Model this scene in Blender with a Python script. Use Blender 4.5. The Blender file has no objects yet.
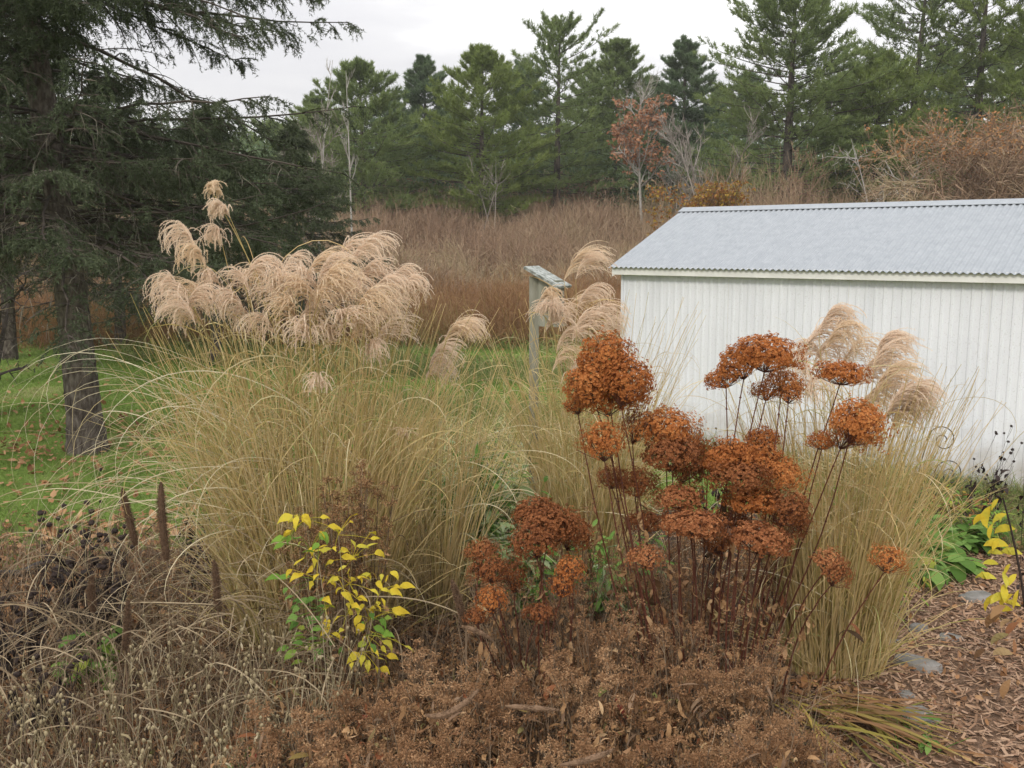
import bpy, math
import numpy as np
PI = math.pi
scene = bpy.context.scene
COL = scene.collection
F = 950.0; CZ = 2.4; PITCH = math.radians(8.32)
cP, sP = math.cos(PITCH), math.sin(PITCH)

# ------------------------------------------------------------------ placing
def at(px, py, Y):
    a = (px - 512) / F; b = -(py - 384) / F
    dy = cP + b * sP; dz = -sP + b * cP
    t = Y / dy
    return np.array([a * t, Y, CZ + dz * t])
def gx(px, Y):                      # x of a picture column on the ground at distance Y
    t = Y * cP + CZ * sP
    return (px - 512) / F * t
def hgt(x, y):
    x = np.asarray(x, float); y = np.asarray(y, float)
    t = np.clip((y - 26) / 46, 0, 1)
    h = 4.3 * t * t * (3 - 2 * t) + 7.5 * (1 - np.exp(-np.maximum(y - 66, 0) / 60))
    h = h + 0.25 * np.clip((y - 20) / 20, 0, 1) * np.sin(x * .13 + 1.3) * np.sin(y * .11)
    return h

# ------------------------------------------------------------------ geometry
def nrm(v): return v / np.maximum(np.linalg.norm(v, axis=-1, keepdims=True), 1e-9)
def runit(r, n): return nrm(r.normal(size=(n, 3)))
def sph(th, az): return np.stack([np.cos(th) * np.cos(az), np.cos(th) * np.sin(az), np.sin(th)], -1)

class G:
    def __init__(s): s.v = []; s.f = {3: [], 4: []}; s.m = {3: [], 4: []}; s.n = 0
    def add(s, v, f, m=0):
        v = np.asarray(v, float).reshape(-1, 3); f = np.asarray(f, int)
        k = f.shape[1]; s.v.append(v); s.f[k].append(f + s.n); s.m[k].append(np.full(len(f), m)); s.n += len(v)
    def ribbons(s, P, W, r, side=None, m=0, up=None):
        N, K, _ = P.shape
        T = nrm(np.gradient(P, axis=1))
        if side is None: side = runit(r, N)
        S = nrm(np.cross(T, side[:, None, :])) * (np.broadcast_to(W, (N, K))[..., None] * .5)
        V = np.stack([P - S, P + S], 2).reshape(-1, 3)
        i = (np.arange(N)[:, None] * K + np.arange(K - 1)[None]).reshape(-1) * 2
        s.add(V, np.stack([i, i + 1, i + 3, i + 2], 1), m)
    def tubes(s, P, R, n=4, m=0):
        N, K, _ = P.shape
        T = nrm(np.gradient(P, axis=1))
        ref = np.where(np.abs(T[:, :1, 2:3]) > .8, np.array([1., .13, 0]), np.array([0, .1, 1.]))
        A = nrm(np.cross(T, ref)); B = np.cross(T, A)
        R = np.broadcast_to(R, (N, K))[..., None]
        ang = np.arange(n) * 2 * PI / n
        V = np.stack([P + R * (A * math.cos(a) + B * math.sin(a)) for a in ang], 2).reshape(-1, 3)
        b = (np.arange(N)[:, None] * K + np.arange(K - 1)[None]).reshape(-1) * n
        for j in range(n):
            k = (j + 1) % n
            s.f[4].append(np.stack([b + j, b + k, b + n + k, b + n + j], 1) + s.n); s.m[4].append(np.full(len(b), m))
        s.v.append(V); s.n += len(V)
    def spikes(s, A, B, w, r, m=0):
        D = nrm(B - A); S = nrm(np.cross(D, runit(r, len(A)))) * (np.broadcast_to(w, (len(A),))[:, None] * .5)
        V = np.stack([A - S, A + S, B], 1).reshape(-1, 3)
        i = np.arange(len(A)) * 3
        s.add(V, np.stack([i, i + 1, i + 2], 1), m)
    def box(s, c, d, rot=None, m=0):
        c = np.array(c, float); d = np.array(d, float) / 2
        V = np.array([[x, y, z] for x in (-1, 1) for y in (-1, 1) for z in (-1, 1)]) * d
        if rot is not None: V = V @ np.array(rot).T
        s.add(V + c, [[0, 1, 3, 2], [4, 6, 7, 5], [0, 4, 5, 1], [2, 3, 7, 6], [0, 2, 6, 4], [1, 5, 7, 3]], m)
    def blob(s, c, rad, r, seg=6, rings=4, m=0, jit=.1):
        u = np.linspace(0, PI, rings + 1)[1:-1]; w = np.arange(seg) * 2 * PI / seg
        V = [[0, 0, 1]] + [[math.sin(a) * math.cos(b), math.sin(a) * math.sin(b), math.cos(a)] for a in u for b in w] + [[0, 0, -1]]
        V = np.array(V); V = V * (1 + jit * r.uniform(-1, 1, (len(V), 1))) * rad + c
        f3 = [[0, 1 + j, 1 + (j + 1) % seg] for j in range(seg)]; e = len(V) - 1; b0 = e - seg
        f3 += [[e, b0 + (j + 1) % seg, b0 + j] for j in range(seg)]
        f4 = [[1 + i * seg + j, 1 + (i + 1) * seg + j, 1 + (i + 1) * seg + (j + 1) % seg, 1 + i * seg + (j + 1) % seg]
              for i in range(rings - 2) for j in range(seg)]
        n0 = s.n
        s.add(V, f3, m)
        if f4: s.f[4].append(np.array(f4) + n0); s.m[4].append(np.full(len(f4), m))
    def build(s, name, mats, parent=None, smooth=False, origin=None):
        V = np.concatenate(s.v)
        if origin is not None: V = V - np.array(origin)
        f3 = np.concatenate(s.f[3]) if s.f[3] else np.zeros((0, 3), int)
        f4 = np.concatenate(s.f[4]) if s.f[4] else np.zeros((0, 4), int)
        mi = np.concatenate([np.concatenate(s.m[3]) if s.m[3] else np.zeros(0, int), np.concatenate(s.m[4]) if s.m[4] else np.zeros(0, int)])
        me = bpy.data.meshes.new(name)
        me.vertices.add(len(V)); me.vertices.foreach_set('co', V.astype(np.float32).ravel())
        loops = np.concatenate([f3.ravel(), f4.ravel()]).astype(np.int32)
        me.loops.add(len(loops)); me.loops.foreach_set('vertex_index', loops)
        nf = len(f3) + len(f4); me.polygons.add(nf)
        st = np.concatenate([np.arange(len(f3)) * 3, len(f3) * 3 + np.arange(len(f4)) * 4]).astype(np.int32)
        me.polygons.foreach_set('loop_start', st)
        me.polygons.foreach_set('material_index', mi.astype(np.int32))
        me.polygons.foreach_set('use_smooth', np.full(nf, smooth))
        me.update(calc_edges=True)
        for m in (mats if isinstance(mats, (list, tuple)) else [mats]): me.materials.append(m)
        o = bpy.data.objects.new(name, me); COL.objects.link(o)
        if origin is not None: o.location = origin
        if parent is not None:
            o.parent = parent
            if origin is None: o.location = -np.array(parent.location)
            else: o.location = np.array(origin) - np.array(parent.location)
        return o

def tag(o, label=None, cat=None, group=None, kind=None):
    for k, v in (('label', label), ('category', cat), ('group', group), ('kind', kind)):
        if v: o[k] = v
    return o
def thing(name, label, cat, loc, group=None):
    o = bpy.data.objects.new(name, None); o.empty_display_size = .1; COL.objects.link(o)
    o.location = [float(c) for c in loc]
    return tag(o, label, cat, group)

def arcs(base, az, th0, L, bend, K=8, p=1.5, drift=0.):
    n = len(base); s = (np.arange(K - 1) + .5) / (K - 1)
    o = lambda a: np.broadcast_to(a, (n,))[:, None]
    th = o(th0) - o(bend) * s[None] ** o(p); a = o(az) + o(drift) * s[None]
    d = sph(th, a) * (o(L) / (K - 1))[..., None]
    return np.concatenate([base[:, None, :], base[:, None, :] + np.cumsum(d, 1)], 1)
def bez(A, B, C, K):
    s = np.linspace(0, 1, K)[None, :, None]
    return A[:, None] * (1 - s) ** 2 + 2 * B[:, None] * s * (1 - s) + C[:, None] * s ** 2
def samp(P, idx, s):                # point and tangent on curve idx at s
    K = P.shape[1]; f = np.clip(s, 0, .9999) * (K - 1); i = f.astype(int); t = (f - i)[:, None]
    a = P[idx, i]; b = P[idx, i + 1]
    return a * (1 - t) + b * t, nrm(b - a)
def grow(r, P, m, L, ang, K=5, s0=.3, s1=1., up=.1, wob=.15, taper=.6):
    N = len(P); idx = np.repeat(np.arange(N), m); s = r.uniform(s0, s1, N * m)
    pos, T = samp(P, idx, s)
    a = r.uniform(ang[0], ang[1], N * m)[:, None]
    d = nrm(T * np.cos(a) + nrm(np.cross(T, runit(r, N * m))) * np.sin(a))
    LL = (np.broadcast_to(L, (N,))[idx] * r.uniform(.6, 1.15, N * m) * (1 - taper * (s - s0)))[:, None]
    out = [pos]
    for k in range(K - 1):
        d = nrm(d + np.array([0, 0, up]) + wob * r.normal(size=d.shape)); pos = pos + d * LL / (K - 1); out.append(pos)
    return np.stack(out, 1), idx, s

# ------------------------------------------------------------------ materials
def newmat(name):
    m = bpy.data.materials.new(name); m.use_nodes = True; n = m.node_tree.nodes; l = m.node_tree.links
    b = n['Principled BSDF']; return m, n, l, b
def ramp(n, cols, pos=None):
    r = n.new('ShaderNodeValToRGB'); e = r.color_ramp.elements
    while len(e) < len(cols): e.new(.5)
    for i, c in enumerate(cols):
        e[i].position = pos[i] if pos else i / max(1, len(cols) - 1); e[i].color = (*c, 1)
    return r
def leafm(name, cols, transl=.25, rough=.75, spec=.15, pos=None, patch=0, amt=.6, own=0):
    m, n, l, b = newmat(name)
    g = n.new('ShaderNodeNewGeometry'); r = ramp(n, cols, pos)
    if patch:      # whole clumps lean to one hue, as growth does
        tc = n.new('ShaderNodeTexCoord'); t = n.new('ShaderNodeTexNoise'); t.inputs['Scale'].default_value = patch; t.inputs['Detail'].default_value = 3
        l.new(tc.outputs['Object'], t.inputs[0]); mr = n.new('ShaderNodeMapRange'); mr.inputs[1].default_value = .32; mr.inputs[2].default_value = .68; l.new(t.outputs[0], mr.inputs[0])
        x0 = n.new('ShaderNodeMixRGB'); x0.inputs[0].default_value = amt; l.new(g.outputs['Random Per Island'], x0.inputs[1]); l.new(mr.outputs[0], x0.inputs[2]); l.new(x0.outputs[0], r.inputs[0])
    else: l.new(g.outputs['Random Per Island'], r.inputs[0])
    if own:
        src = r.inputs[0].links[0].from_socket; oi = n.new('ShaderNodeObjectInfo'); x1 = n.new('ShaderNodeMixRGB'); x1.inputs[0].default_value = own
        l.new(src, x1.inputs[1]); l.new(oi.outputs['Random'], x1.inputs[2]); l.new(x1.outputs[0], r.inputs[0])
    l.new(r.outputs[0], b.inputs['Base Color']); b.inputs['Roughness'].default_value = rough
    b.inputs['Specular IOR Level'].default_value = spec
    if transl:
        t = n.new('ShaderNodeBsdfTranslucent'); x = n.new('ShaderNodeMixShader'); x.inputs[0].default_value = transl
        l.new(r.outputs[0], t.inputs[0]); l.new(b.outputs[0], x.inputs[1]); l.new(t.outputs[0], x.inputs[2])
        l.new(x.outputs[0], n['Material Output'].inputs[0])
    return m
def noisem(name, cols, scale=5., rough=.85, bump=.3, stretch=(1, 1, 1), detail=8, spec=.2, pos=None, bs=None, metal=0.):
    m, n, l, b = newmat(name)
    tc = n.new('ShaderNodeTexCoord'); mp = n.new('ShaderNodeMapping'); mp.inputs['Scale'].default_value = stretch
    t = n.new('ShaderNodeTexNoise'); t.inputs['Scale'].default_value = scale; t.inputs['Detail'].default_value = detail
    l.new(tc.outputs['Object'], mp.inputs[0]); l.new(mp.outputs[0], t.inputs[0])
    r = ramp(n, cols, pos or [.3 + .4 * i / max(1, len(cols) - 1) for i in range(len(cols))])
    l.new(t.outputs[0], r.inputs[0]); l.new(r.outputs[0], b.inputs['Base Color'])
    b.inputs['Roughness'].default_value = rough; b.inputs['Specular IOR Level'].default_value = spec
    b.inputs['Metallic'].default_value = metal
    if bump:
        t2 = n.new('ShaderNodeTexNoise'); t2.inputs['Scale'].default_value = bs or scale * 3; t2.inputs['Detail'].default_value = 6
        l.new(mp.outputs[0], t2.inputs[0])
        bp = n.new('ShaderNodeBump'); bp.inputs['Strength'].default_value = bump; bp.inputs['Distance'].default_value = .02
        l.new(t2.outputs[0], bp.inputs['Height']); l.new(bp.outputs[0], b.inputs['Normal'])
    return m

M = {}
M['straw_old'] = leafm('old_straw', [(.13, .095, .06), (.24, .18, .11), (.4, .32, .21)], .15)
M['wither'] = leafm('withering_leaves', [(.13, .17, .05), (.3, .27, .08), (.26, .06, .04), (.34, .2, .08)], .25)
M['pine'] = leafm('pine_needles', [(.12, .165, .06), (.19, .25, .09), (.27, .33, .12)], .5, patch=.5)
M['pine_yel'] = leafm('pine_needles_light', [(.14, .19, .055), (.22, .28, .08), (.3, .36, .11)], .5, patch=.5)
M['pine_blue'] = leafm('pine_needles_dark', [(.09, .14, .07), (.14, .2, .1), (.2, .26, .13)], .5, patch=.5)
M['spruce'] = leafm('spruce_needles', [(.05, .066, .036), (.085, .105, .058), (.13, .15, .09)], .2, patch=1.5, amt=.4)
M['twig_grey'] = leafm('dead_twigs', [(.1, .09, .07), (.19, .17, .13), (.27, .25, .2)], 0)
M['bark'] = noisem('bark', [(.045, .036, .03), (.11, .09, .075), (.19, .165, .14)], 14, .95, 1.0, (1.6, 1.6, .6), bs=45)
M['bark_dark'] = noisem('dark_bark', [(.05, .042, .035), (.11, .09, .075)], 6, .9, .5)
M['bark_pale'] = noisem('pale_bark', [(.25, .23, .2), (.42, .4, .37)], 4, .9, .3)
M['twig_bare'] = leafm('bare_twigs', [(.16, .14, .12), (.24, .21, .18), (.32, .29, .26)], 0)
M['brush'] = leafm('thicket_twigs', [(.12, .075, .05), (.21, .135, .09), (.29, .2, .13), (.34, .27, .17), (.27, .24, .1)], 0, patch=.16, amt=.6)
M['brush_red'] = leafm('russet_weeds', [(.14, .07, .04), (.24, .13, .065), (.32, .2, .1), (.33, .29, .12)], .15, patch=.3)
M['rust_leaf'] = leafm('rust_leaves', [(.26, .13, .07), (.4, .2, .11), (.5, .28, .17)], .3)
M['orange_leaf'] = leafm('orange_leaves', [(.36, .16, .06), (.46, .24, .1), (.28, .2, .1)], .35)
M['yellow_leaf'] = leafm('yellow_thicket_leaves', [(.42, .3, .05), (.35, .2, .05), (.3, .12, .05), (.22, .2, .05)], .3)
M['blade'] = leafm('miscanthus_blades', [(.45, .36, .13), (.59, .47, .22), (.67, .56, .31), (.48, .32, .14), (.73, .64, .42), (.34, .37, .12)], .35)
M['blade_pale'] = leafm('straw_blades', [(.45, .37, .2), (.6, .52, .34), (.68, .61, .45)], .3)
M['blade_low'] = leafm('olive_gold_blades', [(.43, .33, .12), (.6, .46, .21), (.68, .54, .3), (.38, .34, .11), (.48, .29, .13)], .38, patch=7, amt=.4)
M['plume'] = leafm('plume_silk', [(.78, .6, .46), (.84, .7, .56), (.85, .76, .64)], .5)
M['plume_gold'] = leafm('plume_silk_gold', [(.74, .56, .38), (.82, .67, .5), (.85, .74, .58)], .5)
M['culm'] = leafm('culms', [(.26, .21, .09), (.4, .3, .13), (.3, .24, .1)], 0)
M['petal'] = leafm('rust_florets', [(.16, .048, .015), (.38, .13, .038), (.54, .225, .07), (.7, .41, .18)], .28, pos=[0, .32, .78, 1], patch=16, amt=.35, own=.25)
M['petal_dk'] = leafm('brown_florets', [(.1, .034, .015), (.22, .08, .03), (.35, .14, .052), (.5, .27, .12)], .2, pos=[0, .35, .82, 1], patch=16, amt=.35, own=.25)
M['petal_lt'] = leafm('tan_florets', [(.2, .07, .03), (.38, .15, .06), (.55, .3, .14)], .25, patch=16, amt=.35, own=.25)
M['hstem'] = leafm('hydrangea_stems', [(.06, .02, .015), (.11, .035, .022), (.14, .06, .035)], 0, .5, .3)
M['drybrown'] = leafm('dry_brown_leaves', [(.05, .03, .015), (.15, .082, .04), (.28, .16, .075), (.41, .25, .125), (.2, .07, .03), (.52, .36, .2), (.15, .17, .05)], .2, pos=[0, .2, .45, .7, .8, .93, 1])
M['drypink'] = leafm('dry_seed_clusters', [(.12, .06, .028), (.29, .16, .08), (.52, .34, .19)], .18, patch=4, amt=.45, own=.25)
M['drystem'] = leafm('dry_stems', [(.09, .06, .04), (.18, .125, .08), (.28, .21, .14)], 0)
M['campion'] = leafm('grey_tan_stems', [(.18, .145, .08), (.32, .26, .15), (.44, .38, .26)], .15)
M['black'] = leafm('black_seedheads', [(.018, .014, .012), (.035, .025, .022), (.055, .04, .035)], 0)
M['spikebr'] = leafm('brown_spikes', [(.09, .055, .035), (.17, .105, .065), (.24, .16, .1)], 0)
M['ylw'] = leafm('yellow_leaves', [(.5, .36, .03), (.62, .48, .045), (.5, .46, .06), (.68, .54, .1)], .35, pos=[0, .4, .8, 1], patch=25, amt=.4)
M['grn'] = leafm('green_leaves', [(.08, .16, .03), (.13, .24, .05), (.2, .32, .08)], .35)
M['ylwgrn'] = leafm('lime_leaves', [(.2, .34, .05), (.14, .27, .05), (.4, .42, .06)], .35)
M['silver'] = leafm('grey_green_leaves', [(.17, .22, .09), (.27, .34, .16), (.38, .43, .27), (.13, .2, .05)], .3)
M['grass'] = leafm('lawn_blades', [(.13, .18, .045), (.18, .27, .06), (.25, .35, .09), (.42, .38, .2)], .35, patch=.55, amt=.75, pos=[0, .35, .7, 1])
M['weedgrass'] = leafm('rough_grass', [(.12, .2, .05), (.2, .26, .08), (.33, .3, .14), (.15, .16, .05)], .3)
M['fallen'] = leafm('fallen_leaves', [(.16, .08, .04), (.28, .14, .06), (.36, .2, .1), (.42, .26, .14)], .1)
M['chip'] = leafm('wood_chips', [(.13, .075, .045), (.24, .145, .09), (.34, .22, .14), (.42, .29, .2), (.2, .1, .06)], 0, .85)
M['iron'] = noisem('rusted_iron', [(.05, .045, .04), (.12, .11, .1)], 40, .7, .2)
M['iris'] = leafm('strap_leaves', [(.14, .15, .04), (.3, .25, .06), (.45, .34, .09), (.12, .09, .04), (.28, .15, .07), (.2, .13, .07)], .25)
M['wood_grey'] = noisem('weathered_wood', [(.13, .14, .1), (.24, .24, .19), (.33, .33, .28)], 14, .9, .5, (1, 1, .2))
M['wood_roof'] = noisem('lichened_roof_board', [(.14, .15, .13), (.3, .32, .3), (.46, .48, .46)], 30, .9, .4)
M['hole'] = noisem('dark_opening', [(.012, .01, .008), (.02, .018, .015)], 5, 1, 0)
M['stone'] = noisem('field_stone', [(.1, .1, .085), (.19, .18, .165), (.28, .265, .25)], 7, .85, .6)
M['plastic'] = noisem('black_edging', [(.02, .02, .02), (.05, .05, .05)], 20, .5, .1, spec=.4)

def rnd(s): return np.random.default_rng(s)

# ------------------------------------------------------------------ ground
def ground_mat():
    m, n, l, b = newmat('lawn_and_meadow')
    tc = n.new('ShaderNodeTexCoord'); sx = n.new('ShaderNodeSeparateXYZ'); l.new(tc.outputs['Object'], sx.inputs[0])
    def noise(sc, d=6):
        t = n.new('ShaderNodeTexNoise'); t.inputs['Scale'].default_value = sc; t.inputs['Detail'].default_value = d
        l.new(tc.outputs['Object'], t.inputs[0]); return t
    n1 = noise(1.1); n2 = noise(.28); n3 = noise(14)
    lawn = ramp(n, [(.11, .16, .035), (.17, .25, .055), (.27, .28, .11)], [.3, .5, .72]); l.new(n1.outputs[0], lawn.inputs[0])
    mead = ramp(n, [(.06, .04, .03), (.12, .08, .05), (.16, .13, .06)], [.3, .5, .7]); l.new(n2.outputs[0], mead.inputs[0])
    ad = n.new('ShaderNodeMath'); ad.operation = 'MULTIPLY_ADD'; ad.inputs[1].default_value = 6; l.new(n2.outputs[0], ad.inputs[0]); l.new(sx.outputs[1], ad.inputs[2])
    mr = n.new('ShaderNodeMapRange'); mr.inputs[1].default_value = 24; mr.inputs[2].default_value = 28; l.new(ad.outputs[0], mr.inputs[0])
    mx = n.new('ShaderNodeMixRGB'); l.new(mr.outputs[0], mx.inputs[0]); l.new(lawn.outputs[0], mx.inputs[1]); l.new(mead.outputs[0], mx.inputs[2])
    l.new(mx.outputs[0], b.inputs['Base Color']); b.inputs['Roughness'].default_value = .95; b.inputs['Specular IOR Level'].default_value = .1
    bp = n.new('ShaderNodeBump'); bp.inputs['Strength'].default_value = .6; bp.inputs['Distance'].default_value = .05
    l.new(n3.outputs[0], bp.inputs['Height']); l.new(bp.outputs[0], b.inputs['Normal'])
    return m
xs = np.concatenate([np.linspace(-300, -60, 13)[:-1], np.linspace(-60, 60, 81), np.linspace(60, 300, 13)[1:]])
ys = np.concatenate([np.linspace(-150, 0, 6)[:-1], np.linspace(0, 120, 81), np.linspace(120, 420, 16)[1:]])
X, Y = np.meshgrid(xs, ys); g = G(); V = np.stack([X, Y, hgt(X, Y)], -1); nx = len(xs)
i = (np.arange(len(ys) - 1)[:, None] * nx + np.arange(nx - 1)[None]).ravel()
g.add(V, np.stack([i, i + 1, i + nx + 1, i + nx], 1))
tag(g.build('ground', ground_mat(), smooth=True), kind='structure')

def sheet(name, pts, z, mat):
    g = G(); c = np.mean(pts, 0); n = len(pts)
    ring = [np.array([[p[0], p[1], z] for p in (c + (np.array(pts) - c) * k)]) for k in (.33, .66, 1.)]
    V = np.concatenate([[[c[0], c[1], z]]] + ring); g.add(V, [[0, 1 + j, 1 + (j + 1) % n] for j in range(n)])
    for q in range(2):
        g.f[4].append(np.array([[1 + q * n + j, 1 + (q + 1) * n + j, 1 + (q + 1) * n + (j + 1) % n, 1 + q * n + (j + 1) % n] for j in range(n)])); g.m[4].append(np.zeros(n, int))
    return tag(g.build(name, mat), kind='structure')
def wob(pts, k, a, seed):
    r = rnd(seed); out = []
    for i in range(len(pts)):
        p, q = np.array(pts[i], float), np.array(pts[(i + 1) % len(pts)], float)
        for j in range(k): out.append(p + (q - p) * j / k + r.normal(size=2) * a)
    return out
M['soil'] = noisem('bed_soil', [(.035, .024, .017), (.075, .05, .035), (.12, .08, .055)], 9, .95, .8)
M['chipbase'] = noisem('chip_bed', [(.08, .05, .03), (.16, .1, .065), (.25, .16, .1)], 25, .95, .8)
BED = [(-6, -1), (6.5, -1), (6.5, 3), (5.5, 6.5), (3.6, 8.6), (.9, 8.4), (-1.0, 8.0), (-2.4, 7.6), (-3.4, 7.0), (-4.2, 6.0), (-6, 4.6)]
sheet('garden_bed', wob(BED, 6, .06, 3), .004, M['soil'])
PATH = [(1.35, 3.6), (1.7, 2.2), (2.4, .5), (5.5, .5), (5.5, 4.5), (4.9, 6.2), (3.9, 7.3), (2.9, 7.0), (2.2, 5.9), (1.75, 4.9)]
sheet('mulch_path', wob(PATH, 6, .05, 4), .008, M['chipbase'])

# ------------------------------------------------------------------ lawn, litter, chips
def inpoly(x, y, poly):
    c = np.zeros(len(x), bool); n = len(poly)
    for i in range(n):
        x1, y1 = poly[i]; x2, y2 = poly[(i + 1) % n]
        if y1 == y2: continue
        c ^= ((y1 > y) != (y2 > y)) & (x < (x2 - x1) * (y - y1) / (y2 - y1) + x1)
    return c
def frustum(r, n, y0, y1, pxa, pxb, pw=1.):
    y = y0 + (y1 - y0) * r.uniform(size=n) ** pw
    x = (r.uniform(pxa, pxb, n) - 512) / F * (y * cP + CZ * sP)
    return x, y
r = rnd(10); g = G()
for n, y0, y1, L, w, pw in ((200000, 6.0, 13, .055, .005, 1.3), (90000, 12, 27, .08, .012, 1.2)):
    x, y = frustum(r, n, y0, y1, -60, 690 if y0 > 9 else 980, pw)
    k = ~inpoly(x, y, BED); x = x[k]; y = y[k]; n = len(x)
    b = np.stack([x, y, hgt(x, y)], 1)
    P = arcs(b, r.uniform(0, 2 * PI, n), r.uniform(.5, 1.4, n), L * r.uniform(.6, 1.5, n), r.uniform(.2, 1.4, n), 3)
    g.ribbons(P, np.array([w, w * .8, w * .15]), r)
tag(g.build('lawn_grass', M['grass']), 'bright green short lawn behind the garden bed', 'lawn', kind='stuff')
r = rnd(11); g = G()      # tufts of rougher grass and pale weeds at the lawn margin, middle distance
for (n, y0, y1, pa, pb, L, w) in ((9000, 8.0, 10.5, 380, 640, .35, .007), (9000, 10.5, 18, 360, 640, .3, .012), (11000, 17, 27, 120, 640, .38, .022), (5000, 8.5, 9.6, 860, 1060, .2, .006), (6000, 6.5, 8.5, 870, 1060, .12, .006)):
    x, y = frustum(r, n, y0, y1, pa, pb); cx = np.floor(x * 1.6 + .7 * np.sin(y * 3)); k = (np.sin(cx * 12.9 + np.floor(y * 1.3) * 7.2) > -.35)
    if pa > 800: k = ~inpoly(x, y, PATH)
    x = x[k]; y = y[k]; n = len(x)
    P = arcs(np.stack([x, y, hgt(x, y)], 1), r.uniform(0, 2 * PI, n), r.uniform(.6, 1.5, n), L * r.uniform(.5, 1.5, n), r.uniform(.3, 2, n), 5)
    g.ribbons(P, w * np.array([1, 1, .8, .6, .2]), r)
for (n, a0_, a1_, off) in ((2600, .0, 6.0, .25),):
    a = r.uniform(a0_, a1_, n); o_ = np.abs(r.normal(size=n)) * off + .03; x = 1.22 + .79 * a - .61 * o_; y = 11.65 - .61 * a - .79 * o_
    P = arcs(np.stack([x, y, np.zeros(n)], 1), r.uniform(0, 2 * PI, n), r.uniform(.6, 1.5, n), r.uniform(.08, .4, n), r.uniform(.1, 1.6, n), 5); g.ribbons(P, .008 * np.array([1, 1, .8, .6, .2]), r)
x, y = frustum(r, 1700, 7.2, 11.5, 395, 640); n = len(x)
P = arcs(np.stack([x, y, np.zeros(n)], 1), r.uniform(0, 2 * PI, n), r.uniform(.7, 1.5, n), r.uniform(.3, .95, n), r.uniform(.3, 3.2, n), 8, 1.6, drift=r.normal(size=n) * .5); g.ribbons(P, .008 * np.array([1, 1, 1, .9, .8, .6, .4, .2]), r, m=1)
tag(g.build('rough_grass', [M['weedgrass'], M['blade']]), 'uncut green and straw coloured grass at the lawn margins', 'grass', kind='stuff')

def leaves_on(g, r, x, y, z, L, mi=0, curl=.9, tilt=.4):
    n = len(x)
    P = arcs(np.stack([x, y, z], 1), r.uniform(0, 2 * PI, n), r.normal(size=n) * tilt, L, r.normal(size=n) * curl, 4)
    P[..., 2] = np.maximum(P[..., 2], z[:, None] - .0)
    W = np.broadcast_to(L, (n,))[:, None] * np.array([.12, .6, .5, .05]) * r.uniform(.6, 1.2, (n, 1))
    side = np.array([0, 0, 1.]) + r.normal(size=(n, 3)) * .35
    T = np.cross(nrm(P[:, -1] - P[:, 0]), side)      # width direction roughly level
    g.ribbons(P, W, r, side=np.cross(T, nrm(P[:, -1] - P[:, 0])) if False else side, m=mi)
r = rnd(12); g = G()
x, y = frustum(r, 5200, 6.2, 26, -40, 640, 1.5); k = ~inpoly(x, y, BED); x = x[k]; y = y[k]
k = np.sin(x * 1.7 + 2) * np.sin(y * .9 + 1) + r.normal(size=len(x)) * .6 > .1; x = x[k]; y = y[k]
x = np.r_[x, r.normal(size=1000) * 1.6 - 5.0, r.normal(size=500) * .5 - 3.4]; y = np.r_[y, r.normal(size=1000) * 1.3 + 11.2, r.normal(size=500) * .4 + 7.5]; k = ~inpoly(x, y, BED); x = x[k]; y = y[k]
leaves_on(g, r, x, y, hgt(x, y) + .035, r.uniform(.04, .12, len(x)))
tag(g.build('fallen_leaves', M['fallen']), 'brown autumn leaves scattered over the green lawn', 'leaves', kind='stuff')
r = rnd(13); g = G()
x = r.uniform(1.1, 5.4, 42000); y = r.uniform(3.0, 7.6, 42000); k = inpoly(x, y, PATH) | (inpoly(x, y, [(1.0, 3.4), (1.5, 3), (4, 3.2), (4.9, 6.2), (3.8, 7.8), (2.5, 7.5), (1.5, 5.6)]) & (r.uniform(size=len(x)) < .35)); x = x[k]; y = y[k]; n = len(x)
L = r.uniform(.02, .065, n); az = r.uniform(0, 2 * PI, n)
P = arcs(np.stack([x, y, .012 + r.uniform(0, .02, n)], 1), az, r.normal(size=n) * .25, L, r.normal(size=n) * .3, 3)
P[..., 2] = np.maximum(P[..., 2], .01)
g.ribbons(P, (r.uniform(.003, .014, n))[:, None] * np.ones(3), r, side=np.array([0, 0, 1.]) + r.normal(size=(n, 3)) * .4)
x = r.uniform(1.3, 5, 1100); y = r.uniform(3.2, 7.6, 1100); leaves_on(g, r, x, y, np.full(1100, .03), r.uniform(.03, .075, 1100), 1)
tag(g.build('wood_chips', [M['chip'], M['fallen']]), 'loose tan wood chips and dry leaves covering the garden path', 'wood chips', kind='stuff')

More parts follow.
